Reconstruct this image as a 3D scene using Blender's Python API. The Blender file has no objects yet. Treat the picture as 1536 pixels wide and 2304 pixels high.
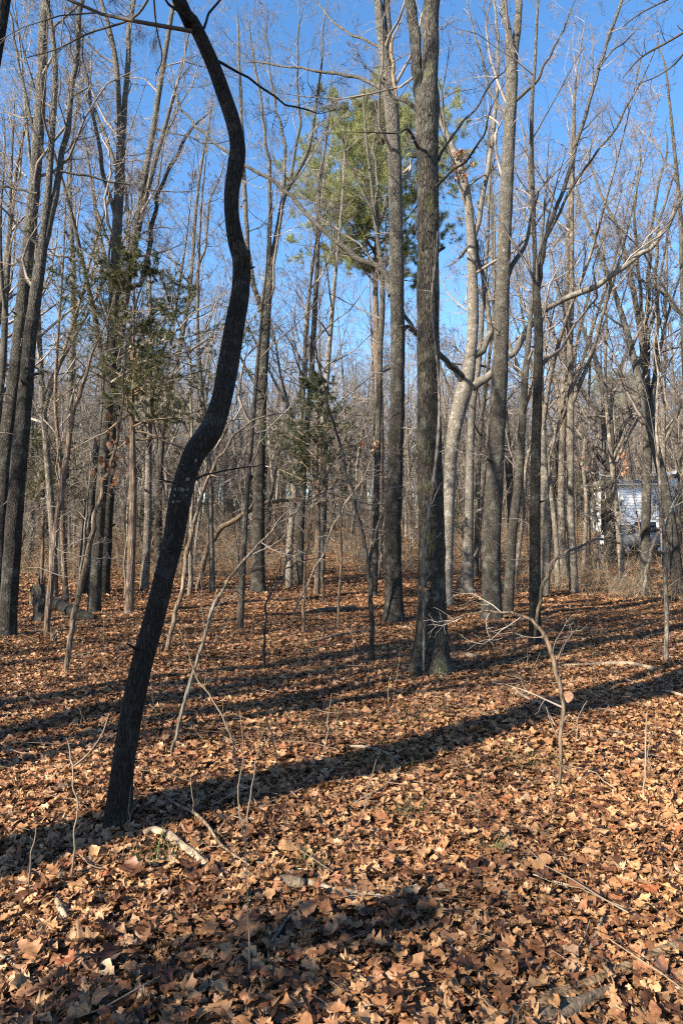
import bpy, math, random
import numpy as np
from mathutils import Vector

R = math.radians
rng = np.random.default_rng(11)
random.seed(11)
scene = bpy.context.scene
COL = scene.collection

# ------------------------------------------------------------------ camera, sky, sun, exposure
EYE = 1.6
PITCH = R(2.16)
cam_d = bpy.data.cameras.new('camera')
cam_d.sensor_fit = 'VERTICAL'
cam_d.sensor_height = 36.0
cam_d.lens = 24.0
cam_d.clip_start = 0.05
cam_d.clip_end = 2000.0
cam = bpy.data.objects.new('camera', cam_d)
cam.location = (0, 0, EYE)
cam.rotation_euler = (R(90) + PITCH, 0, 0)
COL.objects.link(cam)
scene.camera = cam

SUN_EL = R(30.0)
SUN_AZ = R(38.0)                                   # heading of the light, from +X towards +Y
SD = np.array([math.cos(SUN_AZ) * math.cos(SUN_EL), math.sin(SUN_AZ) * math.cos(SUN_EL), -math.sin(SUN_EL)])
world = bpy.data.worlds.new('World')
scene.world = world
world.use_nodes = True
wn = world.node_tree
bg = wn.nodes['Background']
sky = wn.nodes.new('ShaderNodeTexSky')
sky.sky_type = 'NISHITA'
sky.sun_disc = False
sky.sun_elevation = SUN_EL
sky.sun_rotation = math.atan2(-SD[0], -SD[1]) % (2 * math.pi)
sky.altitude = 150
sky.air_density = 1.0
sky.dust_density = 0.4
sky.ozone_density = 2.5
sat = wn.nodes.new('ShaderNodeHueSaturation')
sat.inputs['Saturation'].default_value = 1.2
wn.links.new(sky.outputs[0], sat.inputs['Color'])
wn.links.new(sat.outputs[0], bg.inputs[0])
bg.inputs[1].default_value = 0.088
sun_d = bpy.data.lights.new('sun', 'SUN')
sun_d.energy = 5.0
sun_d.angle = R(0.53)
sun_d.color = (1.0, 0.90, 0.74)
sun = bpy.data.objects.new('sun', sun_d)
sun.rotation_euler = Vector(SD).to_track_quat('-Z', 'Y').to_euler()
sun.location = (-20, -16, 18)
COL.objects.link(sun)
scene.render.engine = 'CYCLES'
scene.cycles.use_denoising = False
scene.cycles.filter_width = 1.15
scene.view_settings.view_transform = 'Standard'
scene.view_settings.look = 'None'
scene.view_settings.exposure = 1.9
scene.view_settings.gamma = 1.0
scene.view_settings.use_curve_mapping = False

# ------------------------------------------------------------------ terrain and picture-to-ground helpers
def g(x, y):
    """ground height: nearly flat glade, then a slow leaf-covered rise"""
    x = np.asarray(x, float); y = np.asarray(y, float)
    h = 0.022 * np.sin(1.9 * x + 0.7 * y + 0.4) + 0.018 * np.sin(-1.3 * x + 2.3 * y + 1.9)
    h = h + 0.010 * np.sin(5.1 * x + 3.3 * y) * np.sin(4.3 * y - 2.1 * x + 0.6)
    h = h + 0.03 * np.sin(0.55 * x + 1.2) * np.sin(0.41 * y + 0.3)
    d = np.clip(y - 22.0, 0, None)
    rise = np.where(d < 24, 0.0023 * d * d, 1.325 + 0.1104 * (d - 24))
    top = 5.2
    rise = top * (1 - np.exp(-rise / top * 1.15))
    return h + rise

FW = np.array([0, math.cos(PITCH), math.sin(PITCH)])
UP = np.array([0, -math.sin(PITCH), math.cos(PITCH)])
def at(px, py, Y):
    d = FW + np.array([1., 0, 0]) * ((px - 768) / 1536) + UP * ((1152 - py) / 1536)
    t = Y / d[1]
    return np.array([0, 0, EYE]) + d * t
def gp(px, py):
    d = FW + np.array([1., 0, 0]) * ((px - 768) / 1536) + UP * ((1152 - py) / 1536)
    t = np.geomspace(1.0, 160.0, 6000)
    q = np.array([0, 0, EYE]) + d[None] * t[:, None]
    hit = np.nonzero(q[:, 2] <= g(q[:, 0], q[:, 1]))[0]
    p = q[hit[0]] if len(hit) else q[-1]
    return np.array([p[0], p[1], float(g(p[0], p[1]))])

# ------------------------------------------------------------------ materials
def mat_new(name):
    m = bpy.data.materials.new(name)
    m.use_nodes = True
    nt = m.node_tree
    b = nt.nodes['Principled BSDF']
    b.inputs['Specular IOR Level'].default_value = 0.25
    return m, nt, b
def N(nt, t, **kw):
    n = nt.nodes.new(t)
    for k, v in kw.items(): setattr(n, k, v)
    return n
def ramp(nt, stops, interp='LINEAR'):
    r = nt.nodes.new('ShaderNodeValToRGB')
    e = r.color_ramp.elements
    r.color_ramp.interpolation = interp
    while len(e) < len(stops): e.new(0.5)
    for i, (p, c) in enumerate(stops):
        e[i].position = p
        e[i].color = (c[0], c[1], c[2], 1) if not isinstance(c, (int, float)) else (c, c, c, 1)
    return r
def mixc(nt, fac, a, b, blend='MIX'):
    m = nt.nodes.new('ShaderNodeMix'); m.data_type = 'RGBA'; m.blend_type = blend
    for s, v in ((m.inputs[0], fac), (m.inputs[6], a), (m.inputs[7], b)):
        if isinstance(v, (tuple, list)): s.default_value = (*v, 1)
        elif isinstance(v, (int, float)): s.default_value = v
        else: nt.links.new(v, s)
    return m.outputs[2]

def bark(name, dark, mid, light, lichen, lich_amt=0.45, fs=26.0, stretch=0.16, bump=0.9, rough=0.92, moss=None, up_pale=None):
    dark, mid, light, lichen = [tuple(.72 * k for k in c) for c in (dark, mid, light, lichen)]
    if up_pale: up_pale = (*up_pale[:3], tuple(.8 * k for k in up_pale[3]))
    m, nt, b = mat_new(name)
    L = nt.links.new
    tc = N(nt, 'ShaderNodeTexCoord')
    oi = N(nt, 'ShaderNodeObjectInfo')
    mp = N(nt, 'ShaderNodeMapping'); mp.inputs['Scale'].default_value = (1, 1, stretch)
    L(tc.outputs['Object'], mp.inputs[0])
    nz = N(nt, 'ShaderNodeTexNoise'); nz.inputs['Scale'].default_value = 9; nz.inputs['Detail'].default_value = 3
    L(mp.outputs[0], nz.inputs['Vector'])
    warp = N(nt, 'ShaderNodeVectorMath', operation='MULTIPLY_ADD')
    L(nz.outputs['Color'], warp.inputs[0]); warp.inputs[1].default_value = (0.09, 0.09, 0.09); L(mp.outputs[0], warp.inputs[2])
    vo = N(nt, 'ShaderNodeTexVoronoi', feature='DISTANCE_TO_EDGE'); vo.inputs['Scale'].default_value = fs
    L(warp.outputs[0], vo.inputs['Vector'])
    fine = N(nt, 'ShaderNodeTexNoise'); fine.inputs['Scale'].default_value = 60; fine.inputs['Detail'].default_value = 6; fine.inputs['Roughness'].default_value = .7
    L(mp.outputs[0], fine.inputs['Vector'])
    edge = ramp(nt, [(0.0, 0.0), (0.10, 0.55), (0.3, 1.0)])
    L(vo.outputs[0], edge.inputs[0])
    c1 = ramp(nt, [(0.25, dark), (0.5, mid), (0.75, light)])
    L(fine.outputs[0], c1.inputs[0])
    fiss = mixc(nt, edge.outputs[0], tuple(0.7 * k for k in dark), c1.outputs[0])
    big = N(nt, 'ShaderNodeTexNoise'); big.inputs['Scale'].default_value = 5.5; big.inputs['Detail'].default_value = 8; big.inputs['Roughness'].default_value = .68
    L(tc.outputs['Object'], big.inputs['Vector'])
    lm = ramp(nt, [(0.50, 0.0), (0.66, 1.0)])
    L(big.outputs[0], lm.inputs[0])
    la = N(nt, 'ShaderNodeMath', operation='MULTIPLY'); L(lm.outputs[0], la.inputs[0]); la.inputs[1].default_value = lich_amt
    col = mixc(nt, la.outputs[0], fiss, lichen)
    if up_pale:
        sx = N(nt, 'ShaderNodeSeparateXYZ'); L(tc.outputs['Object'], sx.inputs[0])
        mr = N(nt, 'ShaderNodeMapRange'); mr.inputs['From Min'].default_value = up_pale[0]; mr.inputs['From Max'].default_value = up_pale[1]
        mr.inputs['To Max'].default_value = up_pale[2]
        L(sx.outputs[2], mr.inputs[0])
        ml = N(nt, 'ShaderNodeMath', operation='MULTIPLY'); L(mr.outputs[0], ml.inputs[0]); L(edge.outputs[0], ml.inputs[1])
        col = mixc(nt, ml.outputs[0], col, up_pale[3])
    if moss:
        n2 = N(nt, 'ShaderNodeTexNoise'); n2.inputs['Scale'].default_value = 2.2; n2.inputs['Detail'].default_value = 7
        L(tc.outputs['Object'], n2.inputs['Vector'])
        r2 = ramp(nt, [(0.56, 0.0), (0.7, 0.55)]); L(n2.outputs[0], r2.inputs[0])
        col = mixc(nt, r2.outputs[0], col, moss)
    hv = N(nt, 'ShaderNodeHueSaturation')
    mr2 = N(nt, 'ShaderNodeMapRange'); mr2.inputs['To Min'].default_value = .82; mr2.inputs['To Max'].default_value = 1.18
    L(oi.outputs['Random'], mr2.inputs[0]); L(mr2.outputs[0], hv.inputs['Value']); L(col, hv.inputs['Color'])
    L(hv.outputs[0], b.inputs['Base Color'])
    b.inputs['Roughness'].default_value = rough
    hm = N(nt, 'ShaderNodeMath', operation='MULTIPLY_ADD'); L(fine.outputs[0], hm.inputs[0]); hm.inputs[1].default_value = 0.45; L(edge.outputs[0], hm.inputs[2])
    bp = N(nt, 'ShaderNodeBump'); bp.inputs['Strength'].default_value = bump; bp.inputs['Distance'].default_value = 0.02
    L(hm.outputs[0], bp.inputs['Height']); L(bp.outputs[0], b.inputs['Normal'])
    return m

M = {}
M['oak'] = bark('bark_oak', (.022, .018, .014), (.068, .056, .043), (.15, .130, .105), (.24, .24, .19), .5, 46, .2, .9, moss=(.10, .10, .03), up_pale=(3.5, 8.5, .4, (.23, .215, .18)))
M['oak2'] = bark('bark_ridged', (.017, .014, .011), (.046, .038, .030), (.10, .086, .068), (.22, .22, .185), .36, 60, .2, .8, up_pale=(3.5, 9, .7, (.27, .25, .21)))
M['dark'] = bark('bark_blackish', (.009, .008, .006), (.025, .021, .017), (.066, .056, .046), (.24, .25, .23), .22, 60, .2, .9, moss=(.03, .032, .014))
M['beech'] = bark('bark_smooth_pale', (.09, .076, .06), (.20, .177, .148), (.29, .262, .225), (.36, .345, .31), .6, 34, .45, .35)
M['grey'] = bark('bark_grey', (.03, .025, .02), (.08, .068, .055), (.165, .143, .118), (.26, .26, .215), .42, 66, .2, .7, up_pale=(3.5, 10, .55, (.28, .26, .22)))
M['red'] = bark('bark_stringy_red', (.10, .065, .045), (.22, .15, .105), (.38, .29, .22), (.42, .38, .32), .35, 36, .06, .8)
M['sapling'] = bark('bark_sapling', (.10, .08, .06), (.22, .184, .145), (.35, .30, .245), (.46, .44, .38), .5, 20, .3, .5)
M['saptan'] = bark('bark_tan_sapling', (.10, .068, .044), (.20, .142, .093), (.31, .235, .165), (.40, .35, .28), .35, 20, .3, .5)
M['sapdark'] = bark('bark_dark_sapling', (.03, .024, .02), (.07, .056, .045), (.13, .11, .09), (.3, .3, .26), .35, 26, .2, .6)
def wood(name, stops, scale=14, bump=.6):
    m, nt, b = mat_new(name); L = nt.links.new
    stops = [(p_, tuple(.7 * k for k in c)) for p_, c in stops]
    tc = N(nt, 'ShaderNodeTexCoord')
    nz = N(nt, 'ShaderNodeTexNoise'); nz.inputs['Scale'].default_value = scale; nz.inputs['Detail'].default_value = 9; nz.inputs['Roughness'].default_value = .7
    L(tc.outputs['Object'], nz.inputs['Vector'])
    r = ramp(nt, stops); L(nz.outputs[0], r.inputs[0]); L(r.outputs[0], b.inputs['Base Color']); b.inputs['Roughness'].default_value = .9
    n2 = N(nt, 'ShaderNodeTexNoise'); n2.inputs['Scale'].default_value = scale * 4; n2.inputs['Detail'].default_value = 6
    L(tc.outputs['Object'], n2.inputs['Vector'])
    bp = N(nt, 'ShaderNodeBump'); bp.inputs['Strength'].default_value = bump; bp.inputs['Distance'].default_value = .012
    L(n2.outputs[0], bp.inputs['Height']); L(bp.outputs[0], b.inputs['Normal'])
    return m
M['dead'] = wood('dead_wood', [(.32, (.075, .052, .035)), (.47, (.25, .19, .13)), (.72, (.46, .38, .28))])
M['rotten'] = wood('rotten_wood', [(.3, (.035, .026, .02)), (.5, (.13, .095, .065)), (.72, (.30, .24, .17))], 16, .9)
M['rottenlog'] = wood('crumbling_log_wood', [(.36, (.03, .02, .012)), (.46, (.18, .115, .06)), (.6, (.33, .23, .135)), (.75, (.42, .33, .21))], 16, 1.0)

def twig_mat(name, a, b_):
    a, b_ = [tuple(.74 * k for k in c) for c in (a, b_)]
    m, nt, b = mat_new(name)
    tc = N(nt, 'ShaderNodeTexCoord'); oi = N(nt, 'ShaderNodeObjectInfo')
    nz = N(nt, 'ShaderNodeTexNoise'); nz.inputs['Scale'].default_value = 1.7; nz.inputs['Detail'].default_value = 5
    nt.links.new(tc.outputs['Object'], nz.inputs['Vector'])
    r = ramp(nt, [(0.35, a), (0.65, b_)]); nt.links.new(nz.outputs[0], r.inputs[0])
    hv = N(nt, 'ShaderNodeHueSaturation')
    mr = N(nt, 'ShaderNodeMapRange'); mr.inputs['To Min'].default_value = .75; mr.inputs['To Max'].default_value = 1.25
    nt.links.new(oi.outputs['Random'], mr.inputs[0]); nt.links.new(mr.outputs[0], hv.inputs['Value'])
    nt.links.new(r.outputs[0], hv.inputs['Color'])
    nt.links.new(hv.outputs[0], b.inputs['Base Color']); b.inputs['Roughness'].default_value = .8
    return m
M['twig'] = twig_mat('twig_bark', (.115, .093, .076), (.34, .292, .25))
M['twigdark'] = twig_mat('twig_bark_dark', (.035, .028, .024), (.09, .075, .062))
M['brush'] = twig_mat('brush_stems', (.17, .12, .075), (.36, .28, .19))
M['weed'] = twig_mat('seedling_stems', (.15, .11, .075), (.33, .26, .19))

def leaf_mat(name, stops, trans=.22, back=.35, drift=False):
    stops = [(p_, tuple(.68 * k for k in c)) for p_, c in stops]
    m, nt, b = mat_new(name)
    L = nt.links.new
    oi = N(nt, 'ShaderNodeObjectInfo'); tc = N(nt, 'ShaderNodeTexCoord')
    r = ramp(nt, stops); L(oi.outputs['Random'], r.inputs[0])
    nz = N(nt, 'ShaderNodeTexNoise'); nz.inputs['Scale'].default_value = 4; nz.inputs['Detail'].default_value = 5
    L(tc.outputs['Object'], nz.inputs['Vector'])
    r2 = ramp(nt, [(.3, .62), (.7, 1.2)]); L(nz.outputs[0], r2.inputs[0])
    col = mixc(nt, 1.0, r.outputs[0], r2.outputs[0], 'MULTIPLY')
    geo = N(nt, 'ShaderNodeNewGeometry')
    fb = N(nt, 'ShaderNodeMath', operation='MULTIPLY'); L(geo.outputs['Backfacing'], fb.inputs[0]); fb.inputs[1].default_value = back
    col = mixc(nt, fb.outputs[0], col, (.28, .175, .095))
    n3 = N(nt, 'ShaderNodeTexNoise'); n3.inputs['Scale'].default_value = .8; n3.inputs['Detail'].default_value = 4
    L(oi.outputs['Location'], n3.inputs['Vector'])                  # damp and dry drifts across the floor
    r3 = ramp(nt, [(.36, .55), (.62, 1.12)]); L(n3.outputs[0], r3.inputs[0])
    col = mixc(nt, 1.0, col, r3.outputs[0], 'MULTIPLY') if drift else col
    L(col, b.inputs['Base Color']); b.inputs['Roughness'].default_value = .52
    b.inputs['Specular IOR Level'].default_value = .35
    tr = N(nt, 'ShaderNodeBsdfTranslucent'); L(col, tr.inputs[0])
    ms = N(nt, 'ShaderNodeMixShader'); ms.inputs[0].default_value = trans
    L(b.outputs[0], ms.inputs[1]); L(tr.outputs[0], ms.inputs[2])
    L(ms.outputs[0], nt.nodes['Material Output'].inputs[0])
    return m
M['leaf'] = leaf_mat('dead_leaf', [(0, (.05, .020, .009)), (.14, (.15, .060, .025)), (.37, (.33, .150, .063)), (.6, (.47, .245, .108)), (.82, (.57, .33, .165)), (.93, (.31, .095, .036)), (1, (.66, .45, .265))], .12, .35, True)
M['hangleaf'] = leaf_mat('hanging_leaf', [(0, (.30, .11, .05)), (.6, (.45, .21, .10)), (1, (.55, .36, .24))], .3)
M['needle'] = leaf_mat('pine_needle', [(0, (.25, .285, .10)), (1, (.38, .395, .15))], .3, 0)
M['cedar'] = leaf_mat('cedar_foliage', [(0, (.10, .11, .036)), (1, (.18, .165, .064))], .25, 0)
M['cedar2'] = leaf_mat('cedar_foliage_green', [(0, (.05, .07, .026)), (1, (.085, .10, .04))], .25, 0)
M['grass'] = leaf_mat('grass_blade', [(0, (.12, .16, .05)), (1, (.26, .24, .10))], .3, 0)
M['drystraw'] = leaf_mat('dry_needle', [(0, (.10, .06, .035)), (1, (.15, .09, .05))], .2, 0)

def ground_mat():
    m, nt, b = mat_new('forest_floor')
    L = nt.links.new
    tc = N(nt, 'ShaderNodeTexCoord')
    v = N(nt, 'ShaderNodeTexVoronoi'); v.inputs['Scale'].default_value = 11; v.inputs['Randomness'].default_value = 1
    nz = N(nt, 'ShaderNodeTexNoise'); nz.inputs['Scale'].default_value = 14; nz.inputs['Detail'].default_value = 4
    L(tc.outputs['Object'], nz.inputs['Vector'])
    wv = N(nt, 'ShaderNodeVectorMath', operation='MULTIPLY_ADD'); L(nz.outputs['Color'], wv.inputs[0]); wv.inputs[1].default_value = (.12, .12, .12); L(tc.outputs['Object'], wv.inputs[2])
    L(wv.outputs[0], v.inputs['Vector'])
    sep = N(nt, 'ShaderNodeSeparateColor'); L(v.outputs['Color'], sep.inputs[0])
    r = ramp(nt, [(0, (.02, .009, .005)), (.3, (.075, .035, .016)), (.6, (.155, .078, .035)), (1, (.25, .135, .065))])
    L(sep.outputs[0], r.inputs[0])
    big = N(nt, 'ShaderNodeTexNoise'); big.inputs['Scale'].default_value = .35; big.inputs['Detail'].default_value = 5
    L(tc.outputs['Object'], big.inputs['Vector'])
    r2 = ramp(nt, [(.3, .65), (.7, 1.1)]); L(big.outputs[0], r2.inputs[0])
    L(mixc(nt, 1, r.outputs[0], r2.outputs[0], 'MULTIPLY'), b.inputs['Base Color'])
    b.inputs['Roughness'].default_value = .95
    bp = N(nt, 'ShaderNodeBump'); bp.inputs['Strength'].default_value = 1; bp.inputs['Distance'].default_value = .05
    L(v.outputs['Distance'], bp.inputs['Height']); L(bp.outputs[0], b.inputs['Normal'])
    return m
M['ground'] = ground_mat()
def plain(name, col, rough=.6, metal=0.0, noise=.15, scale=3.0):
    m, nt, b = mat_new(name)
    tc = N(nt, 'ShaderNodeTexCoord'); nz = N(nt, 'ShaderNodeTexNoise'); nz.inputs['Scale'].default_value = scale; nz.inputs['Detail'].default_value = 6
    nt.links.new(tc.outputs['Object'], nz.inputs['Vector'])
    r = ramp(nt, [(.3, tuple(k * (1 - noise) for k in col)), (.7, tuple(min(1, k * (1 + noise)) for k in col))])
    nt.links.new(nz.outputs[0], r.inputs[0]); nt.links.new(r.outputs[0], b.inputs['Base Color'])
    b.inputs['Roughness'].default_value = rough; b.inputs['Metallic'].default_value = metal
    return m
M['siding'] = plain('house_siding', (.80, .82, .84), .6, noise=.05)
M['trim'] = plain('white_trim', (.8, .8, .78), .5, noise=.04)
M['roof'] = plain('roof_shingle', (.16, .15, .14), .9, noise=.3, scale=9)
M['glass'] = plain('dark_glass', (.03, .035, .045), .08)
M['paint'] = plain('grey_car_paint', (.20, .21, .22), .3, noise=.05)
M['tyre'] = plain('tyre_rubber', (.02, .02, .02), .85)
M['rim'] = plain('wheel_rim', (.5, .5, .52), .35, .8)
M['lichen'] = plain('lichen', (.085, .09, .082), .95, noise=.25, scale=40)
M['lamp'] = plain('headlight_cover', (.8, .8, .8), .15, noise=.02)

# ------------------------------------------------------------------ mesh helpers
def mesh_from(name, V, quads=None, tris=None, mats=(), smooth=True):
    me = bpy.data.meshes.new(name)
    V = np.asarray(V, np.float32)
    q = np.zeros((0, 4), np.int32) if quads is None else np.asarray(quads, np.int32)
    t = np.zeros((0, 3), np.int32) if tris is None else np.asarray(tris, np.int32)
    me.vertices.add(len(V)); me.vertices.foreach_set('co', V.ravel())
    me.loops.add(q.size + t.size)
    me.loops.foreach_set('vertex_index', np.concatenate([q.ravel(), t.ravel()]))
    me.polygons.add(len(q) + len(t))
    starts = np.concatenate([np.arange(len(q)) * 4, q.size + np.arange(len(t)) * 3]).astype(np.int32)
    me.polygons.foreach_set('loop_start', starts)
    me.polygons.foreach_set('use_smooth', np.full(len(q) + len(t), smooth))
    me.update(calc_edges=True)
    for m in mats: me.materials.append(m)
    return me
def link(name, me, parent=None):
    o = bpy.data.objects.new(name, me); COL.objects.link(o)
    if parent is not None: o.parent = parent
    return o
def tag(o, label=None, cat=None, group=None, kind=None):
    if label: o['label'] = label
    if cat: o['category'] = cat
    if group: o['group'] = group
    if kind: o['kind'] = kind
    return o
def thing(name, loc, label, cat, group=None):
    o = bpy.data.objects.new(name, None); COL.objects.link(o)
    o.location = tuple(float(k) for k in loc); o.empty_display_size = .3
    return tag(o, label, cat, group)

def norm(v): return v / np.maximum(np.linalg.norm(v, axis=-1, keepdims=True), 1e-9)
class Tubes:
    def __init__(s): s.V = []; s.Q = []; s.n = 0
    def add(s, P, Rr, sides=3, mod=None):
        P = np.asarray(P, float); Rr = np.asarray(Rr, float)
        if P.ndim == 2: P = P[None]; Rr = Rr[None]
        Mn, n, _ = P.shape
        if Mn == 0: return s
        T = np.empty_like(P); T[:, 1:-1] = P[:, 2:] - P[:, :-2]; T[:, 0] = P[:, 1] - P[:, 0]; T[:, -1] = P[:, -1] - P[:, -2]
        T = norm(T)
        ch = norm(P[:, -1] - P[:, 0])
        ref = np.where(np.abs(ch[:, :1]) < .7, np.array([[1., 0, 0]]), np.array([[0, 1., 0]]))
        ref = norm(ref - ch * np.sum(ref * ch, -1, keepdims=True))[:, None, :]
        U = norm(ref - T * np.sum(ref * T, -1, keepdims=True)); W = np.cross(T, U)
        th = np.arange(sides) * 2 * np.pi / sides
        rad = np.repeat(Rr[:, :, None], sides, 2)
        if mod is not None: rad = rad * mod
        V = P[:, :, None, :] + rad[..., None] * (np.cos(th)[None, None, :, None] * U[:, :, None, :] + np.sin(th)[None, None, :, None] * W[:, :, None, :])
        idx = np.arange(Mn * n * sides).reshape(Mn, n, sides) + s.n
        a = idx[:, :-1]; b = idx[:, 1:]
        Q = np.stack([a, np.roll(a, -1, 2), np.roll(b, -1, 2), b], -1).reshape(-1, 4)
        s.V.append(V.reshape(-1, 3)); s.Q.append(Q); s.n += Mn * n * sides
        return s
    def build(s, name, mat, parent=None, origin=None):
        if not s.V: return None
        V = np.concatenate(s.V)
        if origin is not None: V = V - np.asarray(origin)
        o = link(name, mesh_from(name, V, np.concatenate(s.Q), mats=[mat]), parent)
        if name in ('crown', 'twigs', 'branches'): o['kind'] = 'stuff'
        return o

def spline(pts, step=None, n=None):
    """Catmull-Rom through rows (x, y, z, r)"""
    p = np.asarray(pts, float)
    if len(p) < 3:
        q = p
    q = np.vstack([2 * p[0] - p[1], p, 2 * p[-1] - p[-2]])
    out = []
    for i in range(1, len(q) - 2):
        L = np.linalg.norm(q[i + 1, :3] - q[i, :3])
        k = max(2, int(math.ceil(L / step))) if step else max(2, n)
        t = np.linspace(0, 1, k, endpoint=False)[:, None]
        a, b, c, d = q[i - 1], q[i], q[i + 1], q[i + 2]
        out.append(.5 * (2 * b + (c - a) * t + (2 * a - 5 * b + 4 * c - d) * t * t + (3 * b - a - 3 * c + d) * t ** 3))
    out.append(q[-2][None])
    r = np.vstack(out); r[:, 3] = np.maximum(r[:, 3], .0012)
    return r
def resample(P, n):
    P = np.asarray(P, float)
    s = np.concatenate([[0], np.cumsum(np.linalg.norm(np.diff(P[:, :3], axis=0), axis=1))])
    t = np.linspace(0, s[-1], n)
    return np.stack([np.interp(t, s, P[:, k]) for k in range(P.shape[1])], 1)
def gridnoise(nz, nt, z, t, seed):
    r = np.random.default_rng(abs(int(seed))).random((nz + 2, nt))
    zi = np.floor(z).astype(int) % nz; zf = z - np.floor(z)
    ti = np.floor(t).astype(int) % nt; tf = t - np.floor(t)
    zf = zf * zf * (3 - 2 * zf); tf = tf * tf * (3 - 2 * tf)
    a = r[zi, ti] * (1 - tf) + r[zi, (ti + 1) % nt] * tf
    b = r[zi + 1, ti] * (1 - tf) + r[zi + 1, (ti + 1) % nt] * tf
    return a * (1 - zf) + b * zf
def bark_mod(P, sides, amp=.07, flare=0.0, seed=0, ridges=14, zlen=.22):
    """radial relief: bark ridges and a lobed root flare"""
    s = np.concatenate([[0], np.cumsum(np.linalg.norm(np.diff(P[:, :3], axis=0), axis=1))])
    th = np.arange(sides) / sides
    S, T = np.meshgrid(s, th, indexing='ij')
    m = 1 + amp * (gridnoise(97, ridges, S / zlen, T * ridges + .6 * np.sin(S * 3), seed) - .5) * 2
    m += amp * .8 * (gridnoise(61, 4, S / .7, T * 4, seed + 1) - .5) * 2
    if flare:
        lob = gridnoise(3, 6, S * 0 + .5, T * 6, seed + 2)
        h = np.clip(S - .12, 0, None)
        m += flare * np.exp(-h / .22) * (.3 + 2.0 * lob)
    return m

def grow(P, Rr, k, t0, t1, L, ang, n=5, up=.08, wob=.22, rk=.55, rmin=.0018, rtip=.18, lmin=.55, dome=0):
    """side branches on many parent polylines at once"""
    Mn, m, _ = P.shape
    t = t0 + (t1 - t0) * (np.arange(k)[None] + rng.random((Mn, k))) / k
    f = np.clip(t * (m - 1), 0, m - 1.001); i = f.astype(int); w = (f - i)[..., None]
    ar = np.arange(Mn)[:, None]
    p = P[ar, i] * (1 - w) + P[ar, i + 1] * w
    tan = norm(P[ar, i + 1] - P[ar, i])
    r0 = Rr[ar, i] * (1 - w[..., 0]) + Rr[ar, i + 1] * w[..., 0]
    pr = norm(np.cross(tan, rng.normal(size=(Mn, k, 3))))
    a = np.radians(ang) * (1 + .3 * rng.normal(size=(Mn, k, 1)))
    d = norm(np.cos(a) * tan + np.sin(a) * pr)
    Lp = np.sum(np.linalg.norm(np.diff(P, axis=1), axis=2), 1)[:, None]
    ln = (L * Lp if L > 0 else -L) * (lmin + (1.15 - lmin) * rng.random((Mn, k))) * (1.1 - .55 * t)
    if dome:
        u = (t - t0) / (t1 - t0); ln = ln / (1.1 - .55 * t) * (np.sqrt(np.clip(1 - u * u, 0, 1)) * (.45 + .55 * np.clip(u / .3, 0, 1)) + .08 if dome == 1 else np.clip(1.05 - u, 0, 1))
    r0 = np.maximum(np.minimum(r0 * rk, ln * .017), rmin)
    out = np.empty((Mn, k, n, 3)); out[:, :, 0] = p
    for j in range(1, n):
        d = norm(d + wob * rng.normal(size=d.shape) + np.array([0, 0, up]))
        out[:, :, j] = out[:, :, j - 1] + d * (ln / (n - 1))[..., None]
    rad = r0[..., None] * np.linspace(1, rtip, n)[None, None]
    return out.reshape(-1, n, 3), np.maximum(rad, rmin * .6).reshape(-1, n)

def twiggery(tb, stems, lev, zmin=0.0):
    """stems: list of (n,4) arrays; lev: dicts for grow at successive levels"""
    S = [resample(s, 10) for s in stems]
    P = np.stack([s[:, :3] for s in S]); Rr = np.stack([s[:, 3] for s in S])
    for j, kw in enumerate(lev):
        kw = dict(kw); sides = kw.pop('sides', 3)
        P, Rr = grow(P, Rr, **kw)
        if zmin > 0 and j == 0:
            ok = P[:, 0, 2] > zmin; P, Rr = P[ok], Rr[ok]
        if len(P) == 0: return
        tb.add(P, Rr, sides)

# ------------------------------------------------------------------ the ground and its leaves
def axis(parts):
    a = np.concatenate([np.linspace(*p, endpoint=False) for p in parts]); return a
ys = np.concatenate([np.linspace(-60, -3, 20, endpoint=False), np.linspace(-3, 13, 110, endpoint=False), np.linspace(13, 45, 60, endpoint=False), np.geomspace(45, 900, 40)])
xh = np.concatenate([np.linspace(0, 9, 60, endpoint=False), np.geomspace(9, 700, 45)])
xs = np.concatenate([-xh[:0:-1], xh])
gx, gy = np.meshgrid(xs, ys)
gz = g(gx, gy)
V = np.stack([gx, gy, gz], -1).reshape(-1, 3)
idx = np.arange(len(V)).reshape(gx.shape)
Q = np.stack([idx[:-1, :-1], idx[:-1, 1:], idx[1:, 1:], idx[1:, :-1]], -1).reshape(-1, 4)
ground = tag(link('ground', mesh_from('ground', V, Q, mats=[M['ground']])), kind='structure')

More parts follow.
